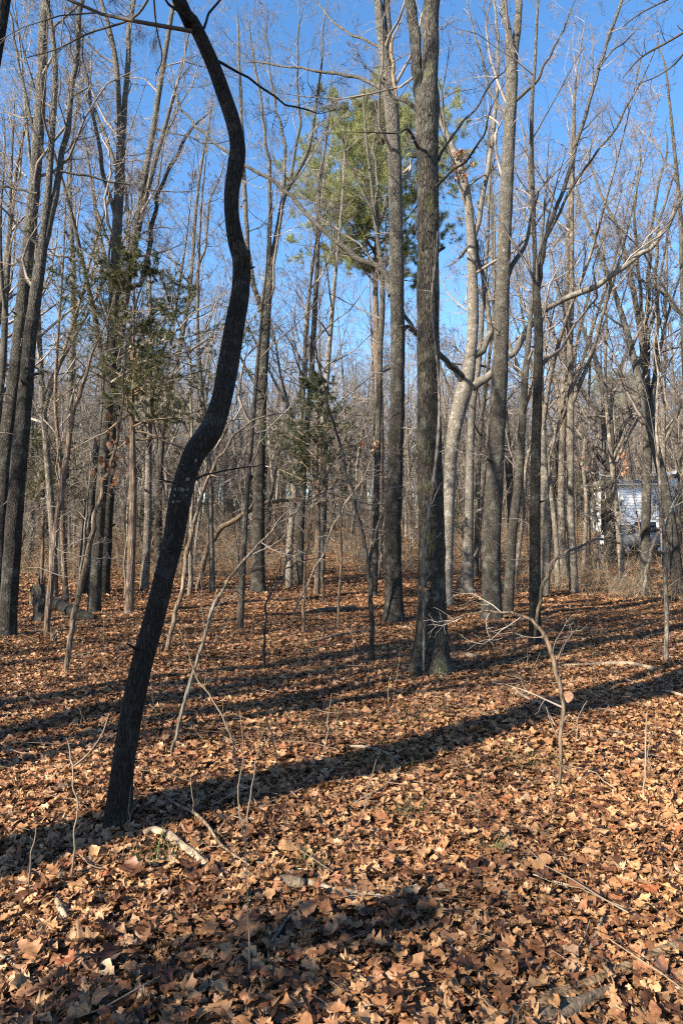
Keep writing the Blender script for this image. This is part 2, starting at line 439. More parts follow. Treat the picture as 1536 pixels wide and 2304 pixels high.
def leaf_mesh(kind, seed):
    r = np.random.default_rng(seed)
    if kind == 'red_oak':
        st = [(0, .015), (.10, .06), (.17, .20), (.23, .24), (.29, .13), (.37, .33), (.44, .37), (.50, .16), (.58, .36), (.65, .38), (.71, .16), (.80, .22), (.85, .20), (.90, .09), (1, .02)]
    elif kind == 'white_oak':
        st = [(0, .015), (.12, .06), (.20, .16), (.26, .18), (.33, .11), (.40, .24), (.47, .25), (.54, .15), (.61, .29), (.68, .28), (.75, .19), (.84, .24), (.92, .18), (1, .04)]
    elif kind == 'oval':
        st = [(0, .01), (.1, .12), (.25, .24), (.42, .30), (.6, .28), (.76, .20), (.9, .09), (1, .01)]
    else:
        st = [(0, .02), (.07, .22), (.15, .40), (.22, .42), (.29, .26), (.36, .48), (.44, .50), (.52, .27), (.62, .31), (.70, .29), (.78, .15), (.88, .12), (1, .02)]
    st = np.array(st); t, w = st[:, 0], st[:, 1]
    ca, cb, tw, dr = r.normal(0, .95) + .4, r.normal(0, .36), r.normal(0, .5), r.normal(0, .2)
    V = []
    for s in (-1, 0, 1):
        ww = w * (1 + .18 * r.normal(size=len(w))) * s
        tt = t + (.045 * (w > .2) + .02 * r.normal(size=len(w))) * (s != 0)
        ph = tw * (tt - .5)
        z = ca * ww ** 2 + cb * (tt - .45) ** 2 + .045 * r.normal(size=len(w)) * (.4 + .6 * abs(s)) + .06 * np.sin(tt * 9 + s * 2 + ca * 5)
        V.append(np.stack([ww * np.cos(ph) - z * np.sin(ph) + dr * (tt - .5) ** 2, tt - .5, z * np.cos(ph) + ww * np.sin(ph)], 1))
    n = len(t); V = np.concatenate(V)
    Q = []
    for i in range(n - 1):
        Q.append((i, n + i, n + i + 1, i + 1)); Q.append((n + i, 2 * n + i, 2 * n + i + 1, n + i + 1))
    me = mesh_from('leaf', V, Q, mats=[M['leaf']], smooth=True)
    return me
LEAVES = [leaf_mesh(k, 100 + i) for i, k in enumerate(['red_oak'] * 5 + ['white_oak'] * 6 + ['oval'] * 8 + ['lobed'] * 1)]

def scatter(dmin, dmax, dens, smin, smax, tilt, lift):
    half = lambda d: .74 * d + 1.0
    area = (half(dmin) + half(dmax)) * (dmax - dmin)
    n = int(area * dens)
    y = np.sqrt(rng.random(int(n * 1.02)) * (dmax ** 2 - dmin ** 2) + dmin ** 2)
    x = (rng.random(len(y)) * 2 - 1) * half(y)
    s = smin + (smax - smin) * rng.random(len(y)) ** 1.9
    rot = np.stack([np.clip(rng.normal(0, tilt, len(y)), -.55, .55), np.clip(rng.normal(0, tilt, len(y)), -.8, .8), rng.random(len(y)) * 6.283], 1)
    z = g(x, y) + .006 + lift * rng.random(len(y)) ** 1.5
    return np.stack([x, y, z], 1), rot, s
parts = [scatter(1.2, 4.5, 1900, .026, .10, .30, .03), scatter(4.5, 9, 950, .04, .105, .31, .03), scatter(9, 17, 480, .05, .11, .32, .03), scatter(17, 34, 150, .08, .15, .38, .03), scatter(34, 60, 25, .14, .24, .5, .03)]
LP = np.concatenate([p[0] for p in parts]); LR = np.concatenate([p[1] for p in parts]); LS = np.concatenate([p[2] for p in parts])
def instancer(name, label, sources, P, rot, scl, parent=None, mat=None):
    """one stuff object: real meshes set out on points"""
    colx = bpy.data.collections.new(name + '_sources')
    for i, me in enumerate(sources): colx.objects.link(bpy.data.objects.new('%s_source_%02d' % (name, i), me))
    m_ = bpy.data.meshes.new(name)
    m_.vertices.add(len(P)); m_.vertices.foreach_set('co', np.asarray(P, np.float32).ravel())
    q = m_.attributes.new('rot', 'FLOAT_VECTOR', 'POINT'); q.data.foreach_set('vector', np.asarray(rot, np.float32).ravel())
    q = m_.attributes.new('scl', 'FLOAT', 'POINT'); q.data.foreach_set('value', np.asarray(scl, np.float32))
    q = m_.attributes.new('pick', 'INT', 'POINT'); q.data.foreach_set('value', rng.integers(0, len(sources), len(P)).astype(np.int32))
    if mat: m_.materials.append(mat)
    o = tag(link(name, m_, parent), label, kind='stuff')
    ng = bpy.data.node_groups.new(name + '_scatter', 'GeometryNodeTree')
    ng.interface.new_socket('Geometry', in_out='INPUT', socket_type='NodeSocketGeometry')
    ng.interface.new_socket('Geometry', in_out='OUTPUT', socket_type='NodeSocketGeometry')
    gi = ng.nodes.new('NodeGroupInput'); go = ng.nodes.new('NodeGroupOutput')
    mp_ = ng.nodes.new('GeometryNodeMeshToPoints'); ip = ng.nodes.new('GeometryNodeInstanceOnPoints')
    ci = ng.nodes.new('GeometryNodeCollectionInfo'); ci.inputs['Collection'].default_value = colx
    ci.inputs['Separate Children'].default_value = True; ci.inputs['Reset Children'].default_value = True
    def named(nm, typ):
        q = ng.nodes.new('GeometryNodeInputNamedAttribute'); q.data_type = typ; q.inputs['Name'].default_value = nm
        return [k for k in q.outputs if k.enabled and k.name == 'Attribute'][0]
    e2r = ng.nodes.new('FunctionNodeEulerToRotation')
    ng.links.new(named('rot', 'FLOAT_VECTOR'), e2r.inputs[0])
    ng.links.new(gi.outputs[0], mp_.inputs[0]); ng.links.new(mp_.outputs[0], ip.inputs['Points'])
    ng.links.new(ci.outputs[0], ip.inputs['Instance']); ip.inputs['Pick Instance'].default_value = True
    ng.links.new(named('pick', 'INT'), ip.inputs['Instance Index'])
    ng.links.new(e2r.outputs[0], ip.inputs['Rotation']); ng.links.new(named('scl', 'FLOAT'), ip.inputs['Scale'])
    ng.links.new(ip.outputs[0], go.inputs[0])
    md = o.modifiers.new('scatter', 'NODES'); md.node_group = ng
    return o
instancer('leaf_litter', 'brown oak leaf litter covering the whole forest floor', LEAVES, LP, LR, LS, ground, M['leaf'])

# the 300 leaves that show largest
big = [(805, 1866, .12, 3), (865, 1862, .15, 12), (1215, 1682, .2, 6), (1075, 1958, .13, 1), (1210, 1965, .16, 10), (1130, 2195, .17, 1), (560, 2110, .16, 0), (300, 1980, .14, 2), (430, 1975, .14, 3), (660, 1925, .13, 11), (240, 2180, .15, 4), (190, 2140, .14, 8), (70, 2030, .15, 5)]
def put_leaf(p, s, k, rx, ry, rz):
    o = link('leaf', LEAVES[k], ground)
    o.location = tuple(p); o.scale = (s, s, s); o.rotation_euler = (rx, ry, rz)
for px, py, s, k in big:
    p = gp(px, py); p[2] += .045
    put_leaf(p, s, k, random.gauss(.06, .1), random.gauss(0, .15), random.uniform(0, 6.28))
for i in range(300 - len(big)):
    y = math.sqrt(random.uniform(1.75 ** 2, 3.9 ** 2)); x = random.uniform(-1, 1) * (.54 * y + .05)
    put_leaf((x, y, float(g(x, y)) + random.uniform(.03, .045)), random.uniform(.06, .108), random.randrange(len(LEAVES)), random.gauss(.03, .13), random.gauss(0, .25), random.uniform(0, 6.28))

# ------------------------------------------------------------------ trees traced where they stand
def world_path(px, Y0, sway=0.0, dy=0.0, plane=None):
    out = []
    n = len(px)
    base = None
    for i, (a, b, w) in enumerate(px):
        f = i / max(1, n - 1)
        Y = Y0 + dy * f + sway * math.sin(f * 5.1 + Y0) * f
        p = at(a, b, Y)
        if plane is not None:                       # a lean towards the back as well as sideways
            for _ in range(6):
                Y = Y0 + plane * (p[0] - (base[0] if base is not None else p[0])); p = at(a, b, Y)
        if base is None: base = p
        out.append([*p, w / 2 / 1536 * float(np.dot(p - np.array([0, 0, EYE]), FW))])
    return np.array(out)
def kink(pts, amt=.5):
    """small angular jogs between the marked points of a thin stem"""
    out = [pts[0]]
    for (a, b, w), (c, d, v) in zip(pts[:-1], pts[1:]):
        L = math.hypot(c - a, d - b); k = 2 if L > 35 else 1
        for i in range(1, k + 1):
            f = (i - .3) / (k + .4) if k > 1 else .5
            j = random.gauss(0, amt * min(.055 * L + .6, 3.2)); n_ = (-(d - b) / max(L, 1), (c - a) / max(L, 1))
            out.append((a + (c - a) * f + n_[0] * j, b + (d - b) * f + n_[1] * j, (w + (v - w) * f) * random.uniform(.94, 1.06)))
        out.append((c, d, v))
    return out
def extend(P, height, lean=.06, tip=.02):
    """carry a stem on above the picture to its full height"""
    P = np.array(P); d = norm(P[-1, :3] - P[-2, :3]); z = P[-1, 2]; r = P[-1, 3]
    if height - z < .6: return P
    k = max(3, int((height - z) / 1.3)); rows = []
    p = P[-1, :3].copy()
    for i in range(k):
        d = norm(d + np.array([random.gauss(0, lean), random.gauss(0, lean), .12])); p = p + d * (height - z) / k
        rows.append([*p, r + (tip - r) * (i + 1) / k])
    return np.vstack([P, rows])

MID = [dict(k=11, t0=.25, t1=1, L=.28, ang=42, n=8, up=.10, wob=.27, sides=4, rk=.34), dict(k=7, t0=.2, t1=1, L=.5, ang=42, n=6, up=.06, wob=.24),
       dict(k=5, t0=.2, t1=1, L=.55, ang=42, n=5, up=.05, wob=.25, rmin=.0035), dict(k=4, t0=.25, t1=1, L=.62, ang=38, n=3, up=.04, wob=.28, rmin=.0036)]
HIGH = [dict(k=9, t0=.45, t1=1, L=.30, ang=45, n=9, up=.10, wob=.32, sides=5, rk=.3), dict(k=6, t0=.2, t1=1, L=.5, ang=42, n=5, up=.06, wob=.24), dict(k=5, t0=.25, t1=1, L=.5, ang=42, n=3, up=.05, wob=.25, rmin=.003)]
SAP = [dict(k=9, t0=.35, t1=1, L=.28, ang=48, n=6, up=.07, wob=.22), dict(k=5, t0=.2, t1=1, L=.5, ang=42, n=5, up=.04, wob=.25), dict(k=3, t0=.25, t1=1, L=.5, ang=40, n=4, up=.03, wob=.25)]
EPI = [dict(k=13, t0=.10, t1=.75, L=-1.1, ang=78, n=7, up=.02, wob=.28, rk=.09, rmin=.003, lmin=.3), dict(k=5, t0=.2, t1=1, L=.5, ang=45, n=5, up=.02, wob=.28, rmin=.002)]
SNAG = [dict(k=46, t0=.22, t1=1, L=-.75, ang=80, n=6, up=-.02, wob=.22, rk=.25, rmin=.0035, lmin=.2), dict(k=4, t0=.3, t1=1, L=.45, ang=50, n=4, up=0, wob=.25, rmin=.002)]

def tree(name, label, cat, mat, path, limbs=(), top=None, lev=None, epi=False, sides=16, relief=.06, flare=.0, sway=.12, plane=None,
         step=.06, twig='twig', Y=None, base_z=None, zmin=0, group=None, limbmat=None, crownname='crown', limbtop=None):
    b = path[0]
    if Y is None: gpos = gp(b[0], b[1]); Y = gpos[1]
    else: gpos = at(b[0], b[1], Y); gpos[2] = float(g(gpos[0], gpos[1]))
    P = world_path(path, Y, sway, plane=plane)
    P[0, 2] = gpos[2] - .12
    if top: P = extend(P, top)
    elif P[-1, 3] > .005:
        d_ = norm(P[-1, :3] - P[-2, :3]); k_ = P[-1, 3] * 30
        P = np.vstack([P, [[*(P[-1, :3] + d_ * k_ + np.array([random.gauss(0, .05), random.gauss(0, .05), 0])), P[-1, 3] * .6], [*(P[-1, :3] + d_ * k_ * 2.1 + np.array([random.gauss(0, .1), random.gauss(0, .1), 0])), .0025]]])
    S = spline(P, step=step)
    root = thing(name, gpos, label, cat, group)
    o = np.array(gpos)
    sd = int(P[0, 0] * 1000) % 9973
    tb = Tubes(); tb.add(S[:, :3], S[:, 3], sides, bark_mod(S, sides, relief, flare, sd, ridges=max(5, sides // 2))[None])
    tb.build('trunk', M[mat], root, o)
    if sides >= 18:
        for _ in range(5):
            i = int(len(S) * random.uniform(.08, .75)); c = S[i]; az = random.uniform(2.6, 6.6); dr = np.array([math.cos(az), math.sin(az), random.uniform(.1, .7)]); L_ = random.uniform(.3, 1.3) * c[3] + .03; r_ = c[3] * random.uniform(.10, .22)
            q = [np.array([*(c[:3] + dr * (c[3] * .6 + L_ * f) - o), 0]) for f in (0, .45, .9, 1.0)]
            Tubes().add(np.array(q)[:, :3], [r_ * 1.7, r_ * 1.1, r_ * .8, r_ * .1], 7).build('stub', M[mat], root)
    stems = [S]
    for lb in limbs:
        lb = dict(pts=lb) if isinstance(lb, list) else lb
        q = world_path(kink(lb['pts'], .55), np.interp(lb['pts'][0][1], sorted(p[1] for p in path), [y for _, y in sorted((path[i][1], P[i, 1]) for i in range(len(path)))]), sway * .6, lb.get('dy', random.uniform(-.9, .9)))
        if limbtop and lb['pts'][-1][1] < 60: q = extend(q, limbtop)
        elif q[-1, 3] > .004:                       # run the tip out to a twig
            d_ = norm(q[-1, :3] - q[-2, :3]); e1 = q[-1, :3] + d_ * .3 + np.array([random.gauss(0, .05), random.gauss(0, .05), .04]); e2 = e1 + d_ * .35 + np.array([random.gauss(0, .09), 0, .08])
            q = np.vstack([q, [[*e1, q[-1, 3] * .55], [*e2, .0022]]])
        LS_ = spline(q, step=max(step, .08))
        Tubes().add(LS_[:, :3], LS_[:, 3], max(6, sides // 2), bark_mod(LS_, max(6, sides // 2), relief * .8, 0, sd + 7)[None]).build('limb', M[lb.get('mat', limbmat or mat)], root, o)
        stems.append(LS_)
    tb = Tubes()
    if lev: twiggery(tb, stems, lev, zmin)
    if epi: twiggery(tb, stems[:1], EPI)
    tb.build(crownname, M[twig], root, o)
    return root, stems, o

# dark crooked tree of the foreground
crook, crook_st, crook_o = tree('crooked_tree', 'dark crooked tree with two bends, nearest the camera, leaning right over the leaves', 'tree', 'dark',
     [(262, 1862, 54), (274, 1760, 47), (291, 1640, 46), (319, 1500, 46), (351, 1380, 46), (385, 1240, 46), (405, 1130, 46), (424, 1060, 47), (444, 1012, 49), (476, 968, 49), (498, 905, 45), (512, 830, 42), (527, 740, 42), (541, 650, 40), (544, 590, 40), (531, 545, 36), (522, 490, 32), (522, 430, 33), (530, 375, 34), (534, 330, 34), (522, 270, 34), (503, 210, 33), (478, 140, 33), (450, 80, 32), (425, 35, 31), (404, 0, 30)],
     limbs=[dict(pts=[(475, 130, 6), (560, 175, 5), (640, 235, 4), (700, 250, 3)], dy=1.0), dict(pts=[(410, 1098, 5), (385, 1085, 4), (360, 1078, 3)], dy=-.4), dict(pts=[(430, 1085, 5), (480, 1065, 4), (560, 1050, 3), (600, 1045, 2)], dy=.5),
            dict(pts=[(440, 60, 7), (380, 10, 5), (340, -40, 4)], dy=-.4), dict(pts=[(455, 70, 6), (470, 30, 5), (520, -30, 4)], dy=.3)],
     top=9.5, lev=HIGH, plane=.78, sides=26, relief=.085, flare=.3, step=.035, twig='twigdark', sway=0, zmin=4.6)
# knot on the crooked trunk
kp = at(549, 578, float(np.interp(4.2, crook_st[0][:, 2], crook_st[0][:, 1])) - .04) - crook_o
Tubes().add([kp + np.array([0, 0, -.05]), kp + np.array([.01, -.02, 0]), kp + np.array([.02, -.03, .035]), kp + np.array([.02, -.03, .036])], [.02, .034, .024, .002], 10).build('knot', M['dark'], crook, None)

lv, lf = [], []
for _ in range(20):
    i = int(np.argmin(np.abs(crook_st[0][:, 2] - (at(420, random.choice([1075, 1085, 1095, 1110]), 4.0)[2] + random.gauss(0, .05))))); c = crook_st[0][i]
    az = random.gauss(-1.57, .5); n_ = np.array([math.cos(az), math.sin(az), 0]); t_ = np.array([-n_[1], n_[0], 0]); ctr = c[:3] + n_ * c[3] * 1.05 - crook_o; q0 = len(lv); rr = random.uniform(.004, .012)
    for k in range(7): lv.append(ctr + (t_ * math.cos(k * .9) + np.array([0, 0, 1.3]) * math.sin(k * .9)) * rr * random.uniform(.6, 1.3) + n_ * .004)
    lv.append(ctr + n_ * .008); lf += [(q0 + k, q0 + (k + 1) % 7, q0 + 7) for k in range(7)]
tag(link('lichen', mesh_from('lichen', np.array(lv), tris=lf, mats=[M['lichen']]), crook), kind='stuff')

tree('oak_tree', 'big furrowed oak in the middle of the glade, forked near the top of the view', 'tree', 'oak',
     [(968, 1512, 78), (972, 1440, 68), (973, 1350, 62), (971, 1200, 57), (967, 1050, 54), (964, 900, 52), (962, 750, 50), (963, 600, 48), (962, 450, 46), (960, 330, 48), (959, 240, 56), (966, 180, 36), (968, 100, 37), (971, 0, 35)],
     limbs=[dict(pts=[(950, 262, 26), (940, 200, 26), (937, 140, 25), (932, 70, 25), (922, 0, 23)], dy=.3), dict(pts=[(940, 245, 10), (905, 225, 8), (880, 215, 7), (840, 165, 5)], dy=.8), dict(pts=[(946, 340, 8), (915, 290, 6), (890, 300, 4)], dy=-.6),
            dict(pts=[(975, 425, 7), (1010, 390, 6), (1050, 360, 5), (1090, 300, 4)], dy=-1.2), dict(pts=[(985, 360, 7), (1030, 290, 5), (1080, 230, 4), (1110, 180, 3)], dy=.8)],
     top=17, limbtop=15, lev=HIGH, epi=True, sides=36, relief=.075, flare=.34, step=.03, zmin=6)
tree('slim_tree', 'slim dark second stem pressed against the left of the big oak', 'tree', 'oak2',
     [(934, 1508, 30), (943, 1430, 20), (947, 1330, 17), (949, 1200, 16), (950, 1050, 14), (950, 900, 12), (948, 790, 8), (946, 740, 4)], sides=14, relief=.07, flare=.3, step=.05, sway=0)
tree('oak_tree', 'tall dark oak left of the big oak, its pale top split by a torn branch', 'tree', 'oak2',
     [(884, 1398, 48), (885, 1350, 40), (884, 1200, 37), (889, 1050, 35), (893, 900, 34), (894, 750, 32), (892, 600, 32), (890, 450, 30), (886, 330, 30), (878, 230, 30), (870, 170, 29), (858, 90, 20), (850, 0, 18)],
     limbs=[dict(pts=[(876, 190, 16), (874, 120, 16), (872, 50, 15), (870, 0, 15)], dy=.2), dict(pts=[(880, 665, 16), (872, 625, 15), (845, 597, 13), (790, 570, 12), (752, 540, 11), (712, 505, 10), (655, 440, 9), (612, 405, 8), (552, 372, 7), (500, 335, 6), (440, 285, 6), (400, 235, 5), (392, 190, 4)], dy=.8),
            dict(pts=[(884, 300, 9), (888, 240, 9), (884, 160, 9), (880, 100, 8), (888, 75, 4)], dy=-.25, mat='dead'), dict(pts=[(866, 205, 9), (820, 180, 8), (760, 165, 7), (690, 155, 5), (640, 150, 4), (580, 140, 3)], dy=1.0),
            dict(pts=[(870, 110, 6), (790, 80, 5), (740, 40, 4), (700, -10, 3)], dy=.9), dict(pts=[(895, 760, 10), (915, 735, 10), (940, 752, 8)], dy=.3)],
     top=17, limbtop=15, lev=HIGH, epi=True, sides=28, relief=.07, flare=.30, step=.04, zmin=5)
tree('beech_tree', 'pale smooth beech with a thick low fork and one long limb reaching far right', 'tree', 'beech',
     [(1002, 1362, 28), (1006, 1260, 24), (1010, 1120, 26), (1016, 1010, 29), (1030, 930, 33), (1046, 870, 36), (1058, 800, 27), (1064, 710, 24), (1062, 610, 22), (1054, 470, 18), (1036, 380, 16), (1005, 305, 13), (985, 250, 10), (975, 180, 7)],
     limbs=[dict(pts=[(1048, 868, 22), (1028, 838, 17), (1004, 812, 13), (960, 770, 11), (930, 742, 10), (905, 700, 8), (890, 650, 5)], dy=-.8, mat='oak2'),
            dict(pts=[(1060, 872, 24), (1095, 850, 18), (1120, 825, 15), (1155, 795, 14), (1190, 735, 14), (1220, 697, 14), (1290, 664, 13), (1340, 645, 13), (1400, 603, 13), (1460, 560, 12), (1500, 510, 11), (1530, 450, 9), (1580, 380, 8), (1640, 300, 6)], dy=-1.5),
            dict(pts=[(1060, 805, 18), (1085, 790, 15), (1104, 745, 14), (1096, 690, 12), (1080, 600, 11), (1070, 540, 9), (1040, 570, 7)], dy=.4),
            dict(pts=[(1062, 560, 14), (1080, 470, 12), (1098, 380, 10), (1110, 280, 9), (1118, 180, 7), (1120, 80, 6), (1110, 0, 5)], dy=.5)],
     lev=MID, sides=20, relief=.035, flare=.28, step=.08, zmin=6)
tree('beech_tree', 'pale straight beech standing just right of the forked beech', 'tree', 'beech',
     [(1050, 1338, 30), (1052, 1250, 25), (1055, 1120, 20), (1058, 1000, 17), (1064, 900, 15), (1078, 800, 12), (1085, 690, 10), (1095, 560, 8), (1100, 430, 6), (1108, 330, 5)], lev=SAP, sides=14, relief=.03, flare=.2, step=.1)
tree('beech_tree', 'thin grey beech stem showing between the pale beeches and the dark hickory', 'tree', 'grey',
     [(1070, 1300, 13), (1072, 1180, 11), (1076, 1050, 11), (1084, 930, 10), (1098, 820, 8), (1110, 700, 7), (1112, 560, 5)], lev=SAP, sides=10, step=.12)
tree('hickory_tree', 'tall straight grey tree right of the pale beeches, forked near the top', 'tree', 'grey',
     [(1104, 1395, 46), (1105, 1320, 42), (1106, 1200, 40), (1114, 1050, 37), (1121, 900, 35), (1127, 750, 33), (1132, 600, 31), (1138, 450, 28), (1145, 300, 26), (1150, 170, 26), (1142, 70, 14), (1131, 0, 12)],
     limbs=[dict(pts=[(1152, 160, 19), (1160, 90, 17), (1166, 0, 15)], dy=.2), dict(pts=[(1134, 640, 11), (1150, 600, 11), (1185, 540, 8), (1200, 470, 6)], dy=.7), dict(pts=[(1148, 240, 8), (1200, 190, 7), (1235, 130, 5), (1270, 60, 4)], dy=-.6), dict(pts=[(1150, 300, 6), (1100, 200, 5), (1070, 90, 4), (1050, 0, 3)], dy=.8)],
     top=17, limbtop=16, lev=HIGH, epi=True, sides=26, relief=.06, flare=.22, step=.06, zmin=7)
tree('hickory_tree', 'slimmer grey tree leaning right, close beside the tall straight grey one', 'tree', 'grey',
     [(1140, 1385, 25), (1146, 1300, 23), (1152, 1200, 22), (1165, 1090, 21), (1174, 960, 17), (1180, 860, 15), (1188, 770, 12), (1196, 680, 9), (1215, 560, 7), (1225, 450, 5)], lev=SAP, sides=14, flare=.12, step=.08)
tree('slender_tree', 'slender dark curving tree right of centre whose upper stem splits into long thin forks', 'tree', 'oak2',
     [(1202, 1450, 27), (1203, 1300, 25), (1203, 1100, 23), (1208, 900, 21), (1211, 760, 19), (1206, 660, 17), (1202, 560, 10), (1199, 460, 10), (1195, 340, 9), (1196, 240, 8), (1203, 130, 7), (1210, 0, 5)],
     limbs=[dict(pts=[(1207, 680, 11), (1215, 600, 10), (1232, 515, 10), (1262, 440, 9), (1290, 350, 9), (1318, 255, 8), (1346, 150, 8), (1372, 70, 7), (1398, 0, 7)], dy=.6), dict(pts=[(1226, 540, 7), (1270, 450, 6), (1330, 360, 5), (1390, 280, 5), (1450, 165, 3)], dy=-.4),
            dict(pts=[(1345, 155, 5), (1375, 115, 4), (1405, 95, 3)], dy=.2)],
     lev=SAP, epi=True, sides=18, relief=.05, flare=.12, step=.06, limbtop=11, zmin=4)
tree('twin_tree', 'double-stemmed tree at the left edge, its right stem dividing into slender forks', 'tree', 'oak2',
     [(14, 1432, 42), (20, 1350, 38), (32, 1180, 35), (44, 1030, 34), (58, 880, 31), (70, 750, 28), (86, 630, 25), (96, 560, 20), (108, 440, 15), (118, 300, 13), (125, 160, 12), (116, 60, 10), (104, 0, 9)],
     limbs=[dict(pts=[(92, 590, 17), (112, 500, 16), (130, 410, 14), (146, 320, 13), (160, 220, 12), (174, 110, 11), (186, 0, 10)], dy=.3), dict(pts=[(86, 435, 5), (40, 425, 6), (0, 420, 5)], dy=.4), dict(pts=[(135, 385, 5), (200, 395, 5), (270, 412, 4), (330, 425, 3), (400, 432, 2)], dy=.3)],
     lev=MID, epi=True, sides=24, relief=.06, flare=.22, step=.05, limbtop=11, top=11, zmin=5)
tree('twin_tree', 'dark trunk half hidden behind the double-stemmed tree at the left edge', 'tree', 'oak2',
     [(-8, 1395, 38), (0, 1250, 36), (14, 1020, 34), (34, 860, 31), (50, 700, 29), (66, 540, 27), (80, 400, 25), (90, 250, 23), (97, 100, 21), (103, 0, 20)],
     limbs=[dict(pts=[(84, 320, 8), (60, 220, 7), (40, 120, 6), (20, 20, 5)], dy=.5)], lev=HIGH, epi=True, sides=20, relief=.06, flare=.15, step=.07, top=17, zmin=6)
tree('leaning_tree', 'dark foreground trunk cutting across the top left corner of the view', 'tree', 'dark',
     [(-190, 1700, 50), (-150, 1150, 42), (-100, 700, 36), (-48, 350, 30), (-10, 120, 27), (10, 0, 25)], Y=4.6, top=9, lev=HIGH, sides=18, twig='twigdark', zmin=6, sway=0)
tree('forked_tree', 'tall grey tree behind the left cedar with several steep limbs', 'tree', 'grey',
     [(212, 1382, 29), (216, 1300, 27), (222, 1200, 26), (232, 1050, 25), (242, 930, 25), (250, 820, 24), (257, 680, 23), (262, 560, 21), (268, 430, 21), (272, 340, 20), (268, 260, 13), (262, 150, 12), (245, 60, 10), (228, 0, 8)],
     limbs=[dict(pts=[(272, 370, 14), (280, 260, 13), (288, 150, 12), (295, 40, 10), (300, -20, 8)], dy=.6), dict(pts=[(262, 500, 11), (230, 380, 10), (210, 260, 8), (190, 150, 6), (180, 60, 4)], dy=-.8), dict(pts=[(266, 400, 10), (245, 330, 9), (215, 250, 7), (170, 180, 5), (130, 150, 3)], dy=.8)],
     lev=MID, sides=20, flare=.14, step=.09, top=15, limbtop=15, zmin=4)
tree('forked_tree', 'dark trunk close behind the grey forked tree at left', 'tree', 'oak2',
     [(232, 1340, 28), (238, 1240, 26), (246, 1080, 25), (252, 940, 24), (262, 820, 22), (275, 720, 20), (288, 630, 18), (306, 520, 15), (326, 400, 14), (345, 290, 13), (362, 180, 12), (380, 70, 10), (392, 0, 8)],
     limbs=[dict(pts=[(282, 650, 12), (318, 640, 11), (340, 540, 10), (352, 440, 9), (385, 370, 8), (425, 300, 6), (450, 270, 4)], dy=.6), dict(pts=[(285, 620, 10), (290, 500, 9), (278, 400, 7), (282, 300, 5)], dy=.8)],
     lev=MID, sides=18, flare=.14, step=.1, top=17, limbtop=16, zmin=5)
tree('split_tree', 'straight tree behind the crooked one that opens into a wide V of limbs', 'tree', 'grey',
     [(580, 1332, 34), (581, 1260, 29), (582, 1150, 27), (584, 1030, 25), (588, 920, 23), (594, 810, 21), (600, 710, 20), (604, 650, 18), (612, 590, 14), (626, 510, 12), (640, 440, 11), (668, 390, 9), (694, 335, 8), (706, 270, 7), (716, 200, 6), (726, 120, 4)],
     limbs=[dict(pts=[(594, 720, 14), (576, 660, 12), (560, 580, 11), (553, 490, 10), (549, 400, 9), (546, 300, 8), (540, 180, 6), (536, 60, 5)], dy=.5), dict(pts=[(600, 660, 12), (606, 560, 11), (608, 460, 9), (606, 360, 8), (590, 260, 6), (575, 160, 5), (560, 60, 4)], dy=-.8),
            dict(pts=[(640, 440, 8), (642, 330, 7), (620, 250, 6), (605, 150, 4), (600, 60, 3)], dy=.8), dict(pts=[(650, 420, 7), (676, 280, 6), (668, 180, 5), (672, 60, 4)], dy=-.5)],
     lev=MID, sides=18, flare=.2, step=.1, zmin=4)
tree('slim_tree', 'slim dark trunk just left of the V-limbed tree, smooth and nearly straight', 'tree', 'sapdark',
     [(540, 1418, 15), (545, 1320, 13), (551, 1200, 12), (558, 1080, 11), (568, 960, 10), (576, 860, 9), (584, 770, 7), (590, 690, 6), (600, 590, 5), (606, 480, 3)], lev=SAP, sides=12, step=.08)
tree('snag_tree', 'pale straight trunk with white worn bark behind the small cedar', 'tree', 'beech',
     [(720, 1292, 24), (722, 1200, 20), (724, 1100, 18), (727, 980, 16), (734, 860, 13), (742, 760, 11), (752, 640, 9), (764, 520, 7), (772, 420, 5)], lev=SAP, sides=12, step=.14)
tree('slim_tree', 'slim grey trunk left of the small cedar with a thin twiggy top', 'tree', 'grey',
     [(672, 1318, 21), (675, 1220, 18), (680, 1090, 16), (690, 960, 14), (700, 850, 13), (706, 740, 12), (712, 620, 11), (716, 500, 9), (719, 400, 8), (730, 340, 6), (740, 260, 4)], lev=MID, sides=12, step=.12, zmin=4)
tree('slim_tree', 'pale slim tree showing left of the tall dark oak, waving up past the pine', 'tree', 'grey',
     [(840, 1345, 17), (844, 1220, 15), (848, 1050, 14), (852, 900, 14), (855, 780, 13), (860, 680, 12), (856, 590, 11), (844, 500, 9), (836, 420, 8), (828, 350, 7), (822, 290, 5)], limbs=[dict(pts=[(846, 510, 7), (850, 420, 6), (838, 340, 5), (846, 280, 3)], dy=.6), dict(pts=[(842, 480, 6), (800, 400, 5), (778, 350, 4), (770, 310, 3)], dy=-.6)], lev=SAP, sides=12, step=.1)
tree('forked_tree', 'grey tree with a broom of steep limbs before the white house', 'tree', 'grey',
     [(1448, 1330, 22), (1451, 1220, 20), (1453, 1100, 20), (1455, 980, 19), (1453, 880, 18), (1444, 780, 13), (1432, 700, 12), (1412, 600, 10), (1390, 520, 8), (1352, 440, 6), (1330, 380, 4)],
     limbs=[dict(pts=[(1454, 900, 13), (1456, 780, 12), (1458, 660, 10), (1460, 540, 8), (1478, 430, 6), (1500, 320, 4)], dy=.6), dict(pts=[(1458, 930, 12), (1475, 820, 11), (1480, 720, 9), (1472, 620, 8), (1480, 500, 6), (1520, 380, 4)], dy=-.6), dict(pts=[(1446, 800, 9), (1440, 650, 8), (1425, 480, 6), (1440, 360, 4)], dy=-.8)],
     lev=MID, sides=16, flare=.1, step=.1, zmin=3)
